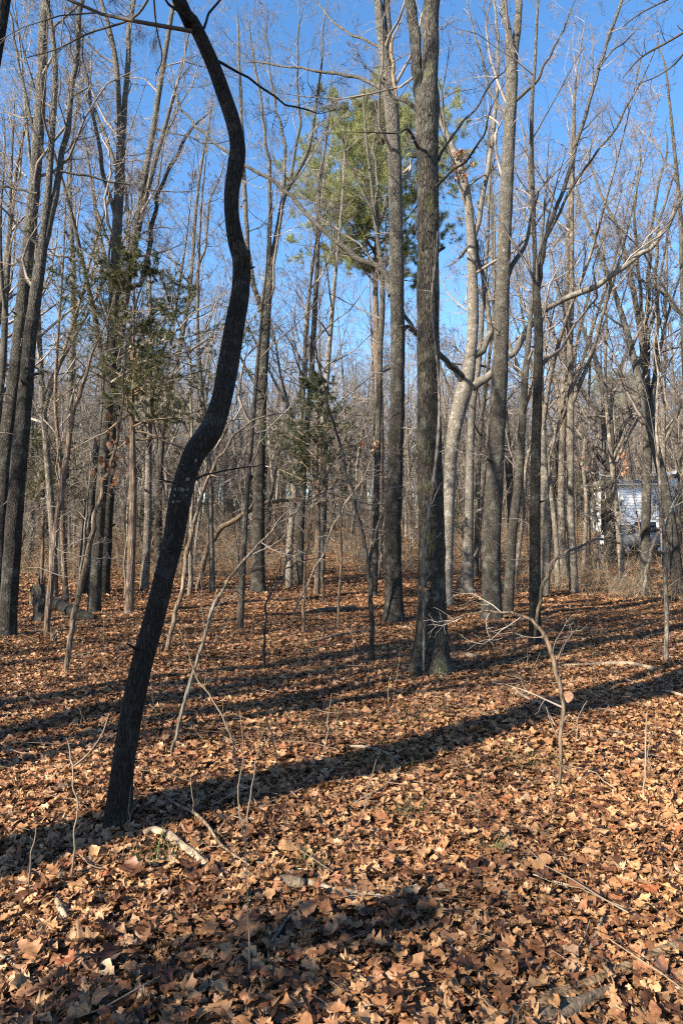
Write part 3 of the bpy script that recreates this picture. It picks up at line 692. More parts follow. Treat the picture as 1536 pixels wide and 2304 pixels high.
tree('spreading_tree', 'dark spreading tree with a low round crown left of the white house', 'tree', 'oak2',
     [(1370, 1262, 26), (1372, 1150, 23), (1373, 1050, 22), (1370, 970, 20), (1362, 900, 17), (1350, 850, 14), (1335, 800, 11), (1310, 740, 8), (1300, 690, 5)],
     limbs=[dict(pts=[(1372, 960, 13), (1378, 880, 12), (1395, 830, 10), (1410, 780, 7), (1420, 720, 4)], dy=1.0), dict(pts=[(1370, 985, 11), (1340, 920, 10), (1300, 870, 8), (1270, 840, 6), (1240, 835, 4)], dy=-.8), dict(pts=[(1374, 1030, 10), (1400, 960, 9), (1430, 920, 7), (1470, 890, 4)], dy=.6), dict(pts=[(1366, 1050, 10), (1320, 990, 8), (1270, 975, 6), (1225, 985, 4)], dy=1.0)],
     lev=MID, sides=16, flare=.1, step=.12, zmin=2)
tree('slim_tree', 'slim grey tree between the slender forked tree and the spreading tree', 'tree', 'grey',
     [(1262, 1255, 16), (1261, 1120, 14), (1262, 980, 13), (1266, 860, 11), (1272, 740, 9), (1278, 620, 7), (1290, 520, 5)], lev=MID, sides=12, step=.14, zmin=3)
tree('slim_tree', 'tall tree at the right edge reaching in from behind the house with curved limbs', 'tree', 'oak2',
     [(1560, 1340, 20), (1556, 1150, 19), (1548, 950, 18), (1540, 780, 16), (1536, 640, 14), (1530, 500, 10), (1520, 380, 8), (1508, 260, 6), (1495, 150, 4)],
     limbs=[dict(pts=[(1540, 720, 8), (1500, 670, 6), (1455, 640, 5), (1420, 610, 4), (1390, 570, 2)], dy=.8), dict(pts=[(1540, 740, 7), (1520, 690, 5), (1440, 560, 4), (1360, 480, 2)], dy=-.6)], lev=MID, sides=14, step=.12, zmin=4)
tree('slim_tree', 'thin straight tree of the left background, between the twin stems and the dead cedar pole', 'tree', 'grey',
     [(138, 1300, 20), (142, 1180, 18), (150, 1020, 17), (160, 860, 16), (166, 720, 14), (165, 600, 12), (160, 500, 10), (158, 400, 8), (165, 300, 6), (180, 210, 4)], lev=MID, sides=14, step=.12, zmin=4)
tree('slim_tree', 'thin forked tree rising between the left cedar and the crooked tree', 'tree', 'grey',
     [(356, 1305, 18), (358, 1180, 16), (360, 1050, 15), (372, 930, 13), (396, 820, 12), (420, 700, 10), (432, 600, 9), (440, 480, 8), (452, 380, 6), (470, 280, 4)],
     limbs=[dict(pts=[(360, 1070, 11), (345, 960, 10), (330, 850, 9), (322, 760, 7), (300, 660, 5)], dy=.6), dict(pts=[(424, 690, 7), (462, 560, 6), (470, 460, 5), (500, 380, 3)], dy=-.5)], lev=MID, sides=12, step=.12, zmin=3)

# saplings, poles and arching stems
def sapling(label, path, mat='sapling', lev=SAP, limbs=(), name='sapling', **k):
    return tree(name, label, 'sapling', mat, kink([(a_, b_, w_ * .84) for a_, b_, w_ in path], .6), limbs=limbs, lev=lev, sides=9, relief=.06, step=.05, twig=k.pop('twig', 'twig'), **k)
sapling('bare dead cedar pole with stubby twigs at left, right of the grey stump', [(104, 1427, 19), (112, 1340, 18), (122, 1240, 17), (134, 1140, 16), (148, 1040, 15), (163, 950, 13), (180, 890, 11), (196, 840, 9), (210, 790, 6)], 'red', SNAG, name='dead_cedar', epi=False)
sapling('long leaning tan pole with a tuft of pale dead leaves, left of the crooked tree', [(150, 1517, 14), (158, 1440, 15), (170, 1370, 15), (190, 1290, 15), (212, 1190, 13), (232, 1100, 11), (250, 1040, 9), (266, 970, 8), (278, 890, 6), (284, 800, 4)], 'saptan', SNAG, name='leaning_pole')
sapling('smooth tan sapling rising from behind the crooked trunk and bending right', [(372, 1467, 14), (392, 1400, 13), (412, 1320, 12), (418, 1260, 12), (432, 1200, 11), (450, 1130, 10), (466, 1080, 9), (490, 1030, 8), (530, 975, 6), (570, 945, 5), (620, 932, 4), (680, 925, 2)], 'saptan')
sapling('white barked sapling leaning right in front of the crooked tree', [(388, 1702, 8), (400, 1640, 10), (416, 1580, 11), (432, 1520, 10), (448, 1470, 9), (470, 1400, 10), (482, 1360, 9), (510, 1310, 7), (545, 1265, 7), (580, 1225, 6), (640, 1170, 5), (710, 1118, 4), (790, 1080, 3)], 'sapling')
sapling('arched grey sapling bowing over to the right behind the white barked one', [(446, 1332, 13), (455, 1280, 15), (470, 1225, 15), (500, 1185, 14), (545, 1158, 12), (590, 1135, 11), (630, 1126, 10), (680, 1124, 8), (720, 1128, 5)], 'saptan', lev=SAP)
sapling('thin dark sapling left of the oaks, forked at head height', [(840, 1490, 13), (837, 1420, 13), (833, 1330, 12), (829, 1270, 12), (818, 1215, 10), (800, 1150, 9), (784, 1080, 8), (768, 1010, 7), (750, 950, 6), (735, 900, 6), (724, 850, 5), (712, 790, 4), (704, 740, 3)], 'sapdark', limbs=[dict(pts=[(830, 1268, 7), (842, 1215, 6), (858, 1160, 5), (872, 1100, 3)], dy=.3)])
sapling('thin sapling in the right foreground bending over into a long arch to the left', [(1258, 1780, 10), (1260, 1700, 9), (1262, 1640, 11), (1266, 1580, 11), (1256, 1530, 11), (1243, 1480, 12), (1224, 1430, 11), (1196, 1395, 9), (1150, 1378, 7), (1100, 1374, 5), (1050, 1382, 4), (1000, 1402, 3)], 'saptan', lev=SAP[:2])
sapling('pale thin sapling standing alone near the right edge', [(1500, 1490, 13), (1499, 1400, 12), (1497, 1300, 11), (1492, 1210, 9), (1484, 1130, 8), (1479, 1040, 8), (1476, 950, 7), (1480, 850, 5), (1472, 760, 4)], 'sapling', limbs=[dict(pts=[(1490, 1200, 5), (1510, 1140, 4), (1530, 1100, 3)], dy=.3)])
sapling('tan thin pole left of the dark forked sapling', [(682, 1424, 9), (686, 1340, 8), (689, 1250, 7), (700, 1180, 5), (706, 1090, 4)], 'saptan')
sapling('short thin pole standing between the tan pole and the dark forked sapling', [(758, 1412, 8), (763, 1330, 7), (768, 1230, 6), (766, 1150, 4)], 'saptan')
sapling('dark thin pole in front of the pale worn trunk', [(725, 1357, 9), (727, 1270, 8), (731, 1190, 6), (734, 1100, 4)], 'sapdark')
sapling('slim crooked shrub stem in the middle of the glade, left of the tan pole', [(594, 1510, 7), (596, 1440, 7), (597, 1370, 6), (612, 1320, 5), (640, 1280, 4), (680, 1262, 3)], 'sapdark')
sapling('slanting dead pole crossing in front of the pale worn trunk', [(655, 1385, 7), (690, 1320, 7), (720, 1260, 6), (745, 1195, 6), (770, 1150, 6), (782, 1125, 5)], 'dead', lev=SNAG[:1], name='leaning_pole')
sapling('mossy slanting pole leaning between the pale beeches', [(1020, 1335, 8), (1040, 1290, 7), (1070, 1245, 7), (1094, 1208, 6), (1120, 1165, 4)], 'sapling', lev=SAP[:2], name='leaning_pole')
sapling('curving tan stem sweeping up to the right of the slender dark tree', [(1196, 1455, 8), (1210, 1370, 9), (1222, 1310, 9), (1238, 1270, 9), (1275, 1240, 8), (1320, 1222, 7), (1352, 1213, 6), (1400, 1225, 5), (1440, 1258, 3)], 'saptan')
sapling('thin sapling left of the broom-limbed tree, leaning right before the house', [(1446, 1345, 10), (1452, 1290, 9), (1462, 1240, 9), (1480, 1200, 7), (1505, 1160, 5), (1520, 1120, 3)], 'sapling')
sapling('pair of thin grey poles under the dead cedar pole, left one', [(180, 1345, 8), (186, 1260, 7), (196, 1160, 6), (204, 1050, 4)], 'sapling')
sapling('slim straight pole right of the leaning tan pole, before the far brush', [(280, 1345, 6), (283, 1240, 6), (290, 1130, 5), (298, 1010, 4)], 'sapling')
sapling('slim stem behind the crooked trunk, right of it', [(424, 1340, 13), (428, 1240, 12), (432, 1150, 10), (436, 1040, 9), (432, 940, 7), (430, 840, 5)], 'sapling')
sapling('thin pole before the V-limbed tree, tipped with white broken wood', [(536, 1405, 5), (542, 1320, 6), (548, 1250, 5), (552, 1205, 5), (545, 1120, 3)], 'dead', lev=SNAG[:1])

# pale vine climbing the big oak
vg = gp(958, 1516); Yv = vg[1] - .2
vp = world_path([(952, 1508, 5), (953, 1400, 6), (951, 1290, 6), (960, 1180, 7), (975, 1080, 7), (984, 1000, 8), (988, 920, 7), (984, 830, 6), (974, 740, 6), (971, 660, 5), (980, 580, 6), (984, 520, 4)], Yv, 0)
vS = spline(vp, step=.06)
vine = thing('vine', vg, 'pale woody vine climbing the bark of the big oak', 'vine')
Tubes().add(vS[:, :3], vS[:, 3], 8, bark_mod(vS, 8, .1, 0, 5)[None]).build('stem', M['sapling'], vine, vg)
tb = Tubes(); twiggery(tb, [vS], [dict(k=18, t0=.05, t1=1, L=-.5, ang=75, n=6, up=0, wob=.3, rk=.3, rmin=.0025, lmin=.2)]); tb.build('twigs', M['twig'], vine, vg)

# ------------------------------------------------------------------ evergreens
def blades(P, D, ln, wd, name, mat, parent, origin):
    """thin triangles: needles or scale-leaf sprays, at P pointing along D"""
    n = len(P); D = norm(D); S = norm(np.cross(D, rng.normal(size=(n, 3))))
    ln = np.asarray(ln)[:, None]; wd = np.asarray(wd)[:, None]
    V = np.stack([P - S * wd, P + S * wd, P + D * ln], 1).reshape(-1, 3) - origin
    return tag(link(name, mesh_from(name, V, tris=np.arange(n * 3).reshape(-1, 3), mats=[mat], smooth=False), parent), kind='stuff')

def cedar(label, px, py, topy, wpx, Y, mat, k1=64, t0=.18, nb=90000, seed=0, bare=0, shape=1):
    gpos = at(px, py, Y); gpos[2] = float(g(gpos[0], gpos[1]))
    zt = at(px, topy, Y)[2] - gpos[2]; rad = wpx / 1536 * Y
    P = np.array([[0, 0, -.1, zt * .013], [.05, .03, zt * .3, zt * .011], [.0, .05, zt * .6, zt * .008], [.04, 0, zt, .006]]); P[:, :3] += gpos
    S = spline(P, step=.12)
    root = thing('cedar_tree', gpos, label, 'tree')
    Tubes().add(S[:, :3], S[:, 3], 10, bark_mod(S, 10, .08, .2, seed)[None]).build('trunk', M['red'], root, gpos)
    s = resample(S, 12); P1, R1 = grow(s[None, :, :3], s[None, :, 3], k1, t0, .99, -rad * 1.1, 76, n=7, up=.035, wob=.13, rk=.4, lmin=.35, dome=shape)
    P2, R2 = grow(P1, R1, 9, .2, 1, .38, 48, n=5, up=.02, wob=.2)
    P3, R3 = grow(P2, R2, 4, .2, 1, .5, 45, n=4, up=.02, wob=.2)
    tb = Tubes(); tb.add(P1, R1, 4); tb.add(P2, R2, 3); tb.add(P3, R3, 3); tb.build('branches', M['brush'], root, gpos)
    ok = P3[:, 0, 2] - gpos[2] > zt * bare
    Q = P3[ok]
    # foliage sits in uneven clumps
    keep = np.sin(Q[:, 0, 0] * 3.1 + seed) * np.sin(Q[:, 0, 1] * 3.4) * np.sin(Q[:, 0, 2] * 3.7 + seed) > -.85
    Q = Q[keep]
    i = rng.integers(0, len(Q), nb); j = rng.integers(0, 3, nb); f = rng.random((nb, 1))
    p = Q[i, j] * (1 - f) + Q[i, j + 1] * f
    d = norm(Q[i, j + 1] - Q[i, j]) + .6 * rng.normal(size=(nb, 3))
    blades(p, d, rng.uniform(.05, .10, nb), rng.uniform(.003, .006, nb), 'foliage', M[mat], root, gpos)
    return root
ced1 = cedar('olive brown cedar with a loose crown in front of the left forked trees', 290, 1390, 600, 260, 14.0, 'cedar', 70, .5, 85000, 1, .55, 1)
ced2 = cedar('small dark green cedar with drooping tiers, left of the tall dark oak', 712, 1330, 840, 225, 19.0, 'cedar2', 64, .42, 66000, 2, .42, 2)

def pine(label, px, by, topy, boty, wpx, Y, seed=0):
    gpos = at(px, by, Y); gpos[2] = float(g(gpos[0], gpos[1]))
    zt = at(px, topy, Y)[2] - gpos[2]; zb = at(px, boty, Y)[2] - gpos[2]; rad = wpx / 1536 * Y
    P = np.array([[0, 0, -.2, .24], [.1, 0, zt * .3, .2], [-.1, .1, zt * .6, .15], [.1, 0, zt * .85, .08], [0, 0, zt, .02]]); P[:, :3] += gpos
    S = spline(P, step=.4); root = thing('pine_tree', gpos, label, 'tree')
    Tubes().add(S[:, :3], S[:, 3], 12, bark_mod(S, 12, .06, .2, seed)[None]).build('trunk', M['red'], root, gpos)
    s = resample(S, 14)
    t0 = zb / zt
    P1, R1 = grow(s[None, :, :3], s[None, :, 3], 84, t0, .985, -rad * 1.12, 68, n=7, up=.09, wob=.14, rk=.4, lmin=.5, dome=1)
    P2, R2 = grow(P1, R1, 10, .25, 1, .34, 50, n=5, up=.08, wob=.18)
    P3, R3 = grow(P2, R2, 6, .25, 1, .45, 42, n=4, up=.10, wob=.15)
    tb = Tubes(); tb.add(P1, R1, 4); tb.add(P2, R2, 3); tb.add(P3, R3, 3); tb.build('branches', M['twig'], root, gpos)
    tips = np.concatenate([P3[:, -1], P3[:, -2], P2[:, -1]]); td = np.concatenate([P3[:, -1] - P3[:, -2]] * 2 + [P2[:, -1] - P2[:, -2]])
    nb = 16; p = np.repeat(tips, nb, 0) + .03 * rng.normal(size=(len(tips) * nb, 3)); d = np.repeat(norm(td), nb, 0) + .8 * rng.normal(size=(len(p), 3)) + np.array([0, 0, .15])
    blades(p, d, rng.uniform(.18, .34, len(p)), rng.uniform(.0065, .012, len(p)), 'needles', M['needle'], root, gpos)
    return root
pine1 = pine('tall yellow green pine whose crown rises behind the two oaks', 850, 1250, 275, 640, 265, 33.0, 3)

def copy_tree(o):
    c = o.copy(); COL.objects.link(c)
    for ch in list(o.children):
        d = ch.copy(); COL.objects.link(d); d.parent = c
        for gr in list(ch.children):
            e = gr.copy(); COL.objects.link(e); e.parent = d
    return c
def place(o, x, y, s, rz, label=None, group=None, cat=None):
    c = copy_tree(o); c.location = (x, y, float(g(x, y)) - .05); c.scale = (s, s, s); c.rotation_euler = (0, 0, rz)
    if label: c['label'] = label
    if group: c['group'] = group
    return c
for px, Y, s, lab in [(1392, 74, .72, 'pale olive pine top far behind the spreading tree at right'), (352, 66, .62, 'hazy green pine seen far off between the left cedar and the crooked trunk'), (628, 80, .55, 'distant yellowish pine low behind the small dark cedar, left side'), (1120, 86, .6, 'distant pine crown low between the grey trees right of the beeches')]:
    p = at(px, 1200, Y); place(pine1, p[0], p[1], s, random.uniform(0, 6), lab)
for px, Y, s, lab, src in [(95, 24, .72, 'low olive cedar in the brush right of the twin stems', ced1), (20, 30, .85, 'ragged cedar behind the dark trunk at the left edge', ced1), (205, 33, .62, 'dim cedar in the far brush behind the leaning tan pole', ced2), (1325, 38, .6, 'olive cedar in the far brush left of the spreading tree', ced1), (470, 40, .55, 'small cedar behind the arched sapling', ced2), (1008, 36, .6, 'dark cedar low between the big oak and the pale beeches', ced2), (1535, 30, .5, 'low cedar at the right edge beyond the lone pale sapling', ced1), (150, 42, .8, 'tall hazy cedar far behind the thin straight left tree', ced1), (400, 52, .9, 'olive cedar far behind the crooked trunk, right of its bend', ced1), (560, 46, .75, 'green cedar far behind the V-limbed tree', ced2), (785, 50, .8, 'green cedar far behind the thin dark forked sapling', ced2), (905, 58, 1.0, 'olive cedar far off between the two oaks', ced1), (1235, 52, .8, 'olive cedar far off right of the slender dark tree', ced1), (330, 36, .55, 'small cedar far off under the thin forked tree', ced2)]:
    p = at(px, 1200, Y); place(src, p[0], p[1], s, random.uniform(0, 6), lab)

# ------------------------------------------------------------------ the wood behind
BG_LABEL = BG_GROUP = ''
def bare_tree(H, r, forks, lean, crown0, seed, mat, name='bare_tree'):
    global rng
    keep = rng; rng = np.random.default_rng(seed); rd = random.Random(seed)
    P = [[0, 0, -.3, r * 1.15]]; p = np.zeros(3); d = np.array([lean, 0, 1.])
    for i in range(9):
        d = norm(d + rng.normal(0, .05, 3) * np.array([1, 1, 0]) + np.array([0, 0, .05])); p = p + d * H / 9
        P.append([*p, max(.012, r * (1 - (i + 1) / 9.3) ** .8)])
    S = spline(np.array(P), step=.5)
    stems = [S]
    for f in range(forks):
        i = int(len(S) * rd.uniform(.28, .55)); q = S[i, :3].copy(); az = rd.uniform(0, 6.28); dd = norm(np.array([math.cos(az) * .5, math.sin(az) * .5, 1.])); rr = S[i, 3] * .72; L = (H - q[2]) * rd.uniform(.7, .95)
        F = [[*q, rr]]
        for j in range(6):
            dd = norm(dd + rng.normal(0, .08, 3) + np.array([0, 0, .10])); q = q + dd * L / 6; F.append([*q, max(.01, rr * (1 - (j + 1) / 6.3))])
        stems.append(spline(np.array(F), step=.5))
    root = thing(name, (0, 0, 0), BG_LABEL, 'tree', BG_GROUP)
    tb = Tubes()
    for s in stems: tb.add(s[:, :3], s[:, 3], 8)
    tb.build('trunk', M[mat], root)
    tb = Tubes()
    twiggery(tb, stems, [dict(k=13 if forks else 19, t0=crown0 * .8, t1=1, L=.24, ang=46, n=6, up=.10, wob=.18, sides=4), dict(k=6, t0=.2, t1=1, L=.5, ang=44, n=5, up=.06, wob=.22), dict(k=6, t0=.2, t1=1, L=.55, ang=42, n=4, up=.05, wob=.26, rmin=.0050), dict(k=4, t0=.2, t1=1, L=.66, ang=38, n=3, up=.04, wob=.26, rmin=.0042)])
    tb.build('crown', M['twig'], root)
    if seed in (1, 3, 4, 8):
        for q in stems: tb.add(q[::2, :3], q[::2, 3], 5)
        FARM.append(mesh_from('far_tree', np.concatenate(tb.V), np.concatenate(tb.Q), mats=[M['twig']]))
    rng = keep
    return root
FARM = []
specs = [(17, .15, 2, .02, .42, 1, 'sapling'), (19, .18, 1, .03, .45, 2, 'grey'), (14, .09, 0, .05, .38, 3, 'sapling'), (16, .12, 2, -.04, .35, 4, 'sapling'), (12, .07, 0, .10, .30, 5, 'saptan'), (18, .2, 2, 0, .40, 6, 'grey'), (15, .10, 1, -.08, .36, 7, 'beech'), (9, .05, 0, .14, .25, 8, 'sapling')]
protos = []
for sp, lab in zip(specs, ['tall grey bare tree with two steep side limbs in the wood behind the glade', 'tall bare tree with a single fork in the wood behind the glade', 'slim unforked grey bare tree in the wood behind the glade', 'grey bare tree forked low into three stems in the wood behind the glade', 'thin tan bare tree without forks in the wood behind the glade',
                           'thickest bare tree with wide twin limbs in the wood behind the glade', 'pale smooth bare tree leaning in the wood behind the glade', 'short thin leaning bare tree in the wood behind the glade']):
    BG_LABEL = lab; BG_GROUP = lab.replace(' tree ', ' trees ').replace(' in the wood behind the glade', ' of the background wood')
    protos.append(bare_tree(*sp))
used = [False] * len(protos)
HX = at(1435, 1200, 50)[0]
spots = []
tries = 0
def too_close(x, y, dmin):
    return any((x - a) ** 2 + (y - b) ** 2 < dmin * dmin for a, b in spots)
def bg_tree(x, y, k, s):
    o = protos[k] if not used[k] else copy_tree(protos[k])
    used[k] = True
    o.location = (x, y, float(g(x, y)) - .05); o.scale = (s, s, s * random.uniform(.9, 1.12)); o.rotation_euler = (0, 0, random.uniform(0, 6.28))
while len(spots) < 280 and tries < 9000:
    tries += 1
    y = 17.5 + 78 * random.random() ** 1.1; x = random.uniform(-1, 1) * (.56 * y + 2)
    px = 768 + x / y * 1536
    if too_close(x, y, 1.3): continue
    if 1365 < px < 1490 and y < 52: continue
    if 920 < px < 1090 and y < 26: continue
    if y < 23 and (300 < px < 1150 or px > 1340): continue
    al = (HX - x) * math.cos(SUN_AZ) + (50 - y) * math.sin(SUN_AZ); la = -(HX - x) * math.sin(SUN_AZ) + (50 - y) * math.cos(SUN_AZ)
    if 0 < al < 45 and abs(la) < 4.5: continue                     # trees left out up-sun so sunlight reaches the house wall
    spots.append((x, y)); bg_tree(x, y, random.randrange(len(protos)), random.uniform(.75, 1.08))

for px, Y, k_, s_ in [(125, 19, 3, .95), (325, 21, 0, .9), (480, 20, 6, .9), (650, 22, 3, .95), (1290, 20, 0, .9), (1400, 24, 3, .9), (1525, 19, 5, .8)]:
    bg_tree(at(px, 1200, Y)[0], Y, k_, s_)
# thin young trees between the big trunks
BG_LABEL = 'thin young understory tree with fine spreading twigs in front of the far wood'; BG_GROUP = 'young understory trees'
young = [bare_tree(5.5, .022, 1, .12, .2, 21, 'sapling', 'young_tree'), bare_tree(7, .03, 0, -.1, .2, 22, 'saptan', 'young_tree'), bare_tree(4, .016, 1, .2, .15, 23, 'saptan', 'young_tree')]
for i in range(115):
    y = 17 + 33 * random.random(); x = random.uniform(-1, 1) * (.55 * y + 1)
    px = 768 + x / y * 1536
    if (y < 21 and 300 < px < 1130): continue
    o = young[i] if i < 3 else copy_tree(young[i % 3]); s_ = random.uniform(.7, 1.2)
    o.location = (x, y, float(g(x, y)) - .03); o.scale = (s_, s_, s_); o.rotation_euler = (random.gauss(0, .08), random.gauss(0, .08), random.uniform(0, 6.28))

# trees left of and behind the camera: their shadows cross the glade
def off_tree(along, lx, ly, k, s, rz=0.0, lab='bare tree standing outside the view to the left, throwing its shadow over the leaves'):
    x = lx - along * math.cos(SUN_AZ); y = ly - along * math.sin(SUN_AZ)
    c = place(protos[k], x, y, s, rz, lab, 'trees outside the view that shade the glade')
    return c
# the stout one whose shadow band runs through the crooked tree
cp = crook_o
sx, sy = cp[0] - 3.3 * math.cos(SUN_AZ), cp[1] - 3.3 * math.sin(SUN_AZ)
sz = float(g(sx, sy))
SP = np.array([[sx, sy, sz - .2, .20], [sx, sy, sz + 1.0, .215], [sx + .02, sy, sz + 4.0, .205], [sx, sy, sz + 7, .195], [sx, sy + .02, sz + 10, .13], [sx + .1, sy, sz + 13, .08], [sx, sy, sz + 15, .03]])
SS = spline(SP, step=.2)
stout = thing('oak_tree', (sx, sy, sz), 'stout oak just outside the view at left whose shadow crosses the foreground', 'tree')
Tubes().add(SS[:, :3], SS[:, 3], 18, bark_mod(SS, 18, .05, .2, 77)[None]).build('trunk', M['oak2'], stout, (sx, sy, sz))
lx_, ly_ = -math.sin(SUN_AZ), math.cos(SUN_AZ)
for sg, sp_ in ((1, .34), (-1, .22)):
    Fk = spline(np.array([[sx, sy, sz + 3.6, .10], [sx + lx_ * .12 * sg, sy + ly_ * .12 * sg, sz + 4.2, .11], [sx + lx_ * sp_ * sg, sy + ly_ * sp_ * sg, sz + 5.2, .10], [sx + lx_ * sp_ * 1.5 * sg, sy + ly_ * sp_ * 1.5 * sg, sz + 7.0, .08], [sx + lx_ * sp_ * 3.4 * sg, sy + ly_ * sp_ * 3.4 * sg, sz + 11, .03]]), step=.2)
    Tubes().add(Fk[:, :3], Fk[:, 3], 12, bark_mod(Fk, 12, .12, 0, 50 + sg)[None]).build('limb', M['oak2'], stout, (sx, sy, sz))
tb = Tubes(); twiggery(tb, [SS], HIGH, 6.0); tb.build('crown', M['twig'], stout, (sx, sy, sz))
for args in [(8, -3.07, 6.14, 5, 1.0, .4), (10, .6, 7.75, 5, .95, 1.1), (7, -2.3, 5.4, 0, .9, 2.0), (9, -3.4, 5.2, 3, 1, 2.9), (25, -.76, 2.48, 3, 1.0, .2), (12, -3.6, 8.2, 5, .9, 2.2), (16, -4.4, 10.5, 0, 1, 4.), (11, -5.5, 12.5, 3, 1, 5.0), (18, -6, 15, 1, 1.0, 1.0), (14, -7, 18, 5, .9, 3.3), (22, -8, 21, 1, 1, 2), (17, 3.6, 11.5, 3, 1, 4.4), (21, 1.2, 10.2, 1, .95, 1.9)]:
    off_tree(*args)

for lx, ly, al, s_ in [(-.5, 2.3, 3.2, .42)]:  # unseen cedar, put in so its crown dapples the near foreground with shade
    place(ced2, lx - al * math.cos(SUN_AZ), ly - al * math.sin(SUN_AZ), s_, random.uniform(0, 6), 'small unseen cedar added behind the camera to the left to shade the near leaves', 'trees outside the view that shade the glade')
# undergrowth between glade and wood
CL = []
for c_ in range(7):
    n = 9; hgt = .4 + 2.2 * rng.random(n) ** 1.7
    P = np.empty((n, 6, 3)); d = norm(np.stack([rng.normal(0, .45, n), rng.normal(0, .45, n), np.ones(n)], 1)); P[:, 0] = np.stack([rng.normal(0, .45, n), rng.normal(0, .45, n), np.full(n, -.05)], 1)
    for j in range(1, 6):
        d = norm(d + .24 * rng.normal(size=d.shape)); P[:, j] = P[:, j - 1] + d * (hgt / 5)[:, None]
    RR = (.003 + .0035 * hgt)[:, None] * np.linspace(1, .4, 6)[None]
    tb = Tubes(); tb.add(P, RR, 4)
    P2, R2 = grow(P, RR, 8, .2, 1, .42, 50, n=4, up=.03, wob=.25, rmin=.002); tb.add(P2, R2, 3)
    P3, R3 = grow(P2, R2, 4, .2, 1, .5, 45, n=3, up=.02, wob=.25, rmin=.0016); tb.add(P3, R3, 3)
    CL.append(mesh_from('brush_clump', np.concatenate(tb.V), np.concatenate(tb.Q), mats=[M['brush']]))
n = 2600
y = 17 + 36 * rng.random(n) ** 1.1; x = (rng.random(n) * 2 - 1) * (.58 * y + 1)
pxb = 768 + x / y * 1536
patch = np.sin(x * .9 + 1.3 * np.sin(y * .35)) + np.sin(y * .8 + x * .4 + 2) + .8 * rng.normal(size=n)
ok = (patch > .35) & ~((y < 25) & (pxb < 1130)) & ~((y < 19.0) & (pxb < 1250)) & ~((pxb > 1370) & (pxb < 1475) & (y > 33)); x, y = x[ok], y[ok]
us = rng.uniform(.35, 1.0, len(x)) * np.clip(y / 30, .6, 1.3)
yf = 53 + 80 * rng.random(1300); xf = (rng.random(1300) * 2 - 1) * (.6 * yf + 2); x = np.concatenate([x, xf]); y = np.concatenate([y, yf]); us = np.concatenate([us, rng.uniform(1.0, 2.3, 1300)])
instancer('undergrowth', 'brown twiggy undergrowth between the glade and the wood', CL, np.stack([x, y, g(x, y)], 1), np.stack([x * 0, x * 0, rng.random(len(x)) * 6.283], 1), us, None, M['brush'])
# the mass of trees beyond, too far to tell apart
n = 150
y = 14 + 45 * rng.random(n); x = np.where(rng.random(n) < .5, -1, 1) * (.68 * y + 1 + .5 * y * rng.random(n)); ok = ~((x < 0) & (y < 20)); x, y = x[ok], y[ok]; n = len(x)
instancer('side_wood', 'bare trees of the wood going on to either side of the view', FARM, np.stack([x, y, g(x, y) - .1], 1), np.stack([x * 0, x * 0, rng.random(n) * 6.283], 1), rng.uniform(.7, 1.0, n), None, M['twig'])
n = 1900
y = 55 + 90 * rng.random(n); x = (rng.random(n) * 2 - 1) * (1.0 * y + 4)
instancer('far_wood', 'hazy grey mass of bare trees far beyond the glade', FARM, np.stack([x, y, g(x, y) - .1], 1), np.stack([x * 0, x * 0, rng.random(n) * 6.283], 1), rng.uniform(.7, 1.15, n), None, M['twig'])

# ------------------------------------------------------------------ house and vehicle seen through the trees
def box(V, Q, x0, x1, y0, y1, z0, z1):
    b = len(V)
    V += [(x0, y0, z0), (x1, y0, z0), (x1, y1, z0), (x0, y1, z0), (x0, y0, z1), (x1, y0, z1), (x1, y1, z1), (x0, y1, z1)]
    Q += [(b, b + 3, b + 2, b + 1), (b + 4, b + 5, b + 6, b + 7), (b, b + 1, b + 5, b + 4), (b + 1, b + 2, b + 6, b + 5), (b + 2, b + 3, b + 7, b + 6), (b + 3, b, b + 4, b + 7)]
def boxes(name, mat, parent, lst):
    V, Q = [], []
    for b in lst: box(V, Q, *b)
    return link(name, mesh_from(name, V, Q, mats=[M[mat]], smooth=False), parent)
HY = 50.0
hb = at(1396, 1232, HY); hx0 = 0.0; hw = at(1482, 1232, HY)[0] - hb[0]; hz = float(g(hb[0] + 2, HY))
house = thing('house', (hb[0], HY, hz), 'pale blue-white sided house glimpsed behind the trees at right', 'house')
zt = at(1400, 1092, HY)[2] - hz
boxes('wall', 'siding', house, [(0, hw, 0, 6, -.5, zt)])
# lapped siding boards on the wall facing the glade
for i in range(int((zt - .1) / .2)):
    V, Q = [], []
    z0 = .05 + i * .2
    V = [(.06, -.005, z0 + .195), (hw - .06, -.005, z0 + .195), (hw - .06, -.035, z0), (.06, -.035, z0), (hw - .06, -.002, z0), (.06, -.002, z0)]
    link('siding_board', mesh_from('siding_board', V, [(0, 3, 2, 1), (3, 5, 4, 2)], mats=[M['siding']], smooth=False), house)
boxes('eave', 'trim', house, [(-.35, hw + .35, -.4, 6.4, zt + .002, zt + .16)])
V = [(-.4, -.5, zt + .17), (hw + .4, -.5, zt + .17), (hw + .4, 6.5, zt + .17), (-.4, 6.5, zt + .17), (-.4, 3, zt + .7), (hw + .4, 3, zt + .7)]
link('roof', mesh_from('roof', V, [(0, 1, 5, 4), (2, 3, 4, 5), (0, 3, 2, 1)], [(0, 4, 3), (1, 2, 5)], mats=[M['roof']], smooth=False), house)
wing = boxes('side_wing', 'siding', house, [(hw + .4, hw + 7, 1.0, 7, -.5, zt + .6)])
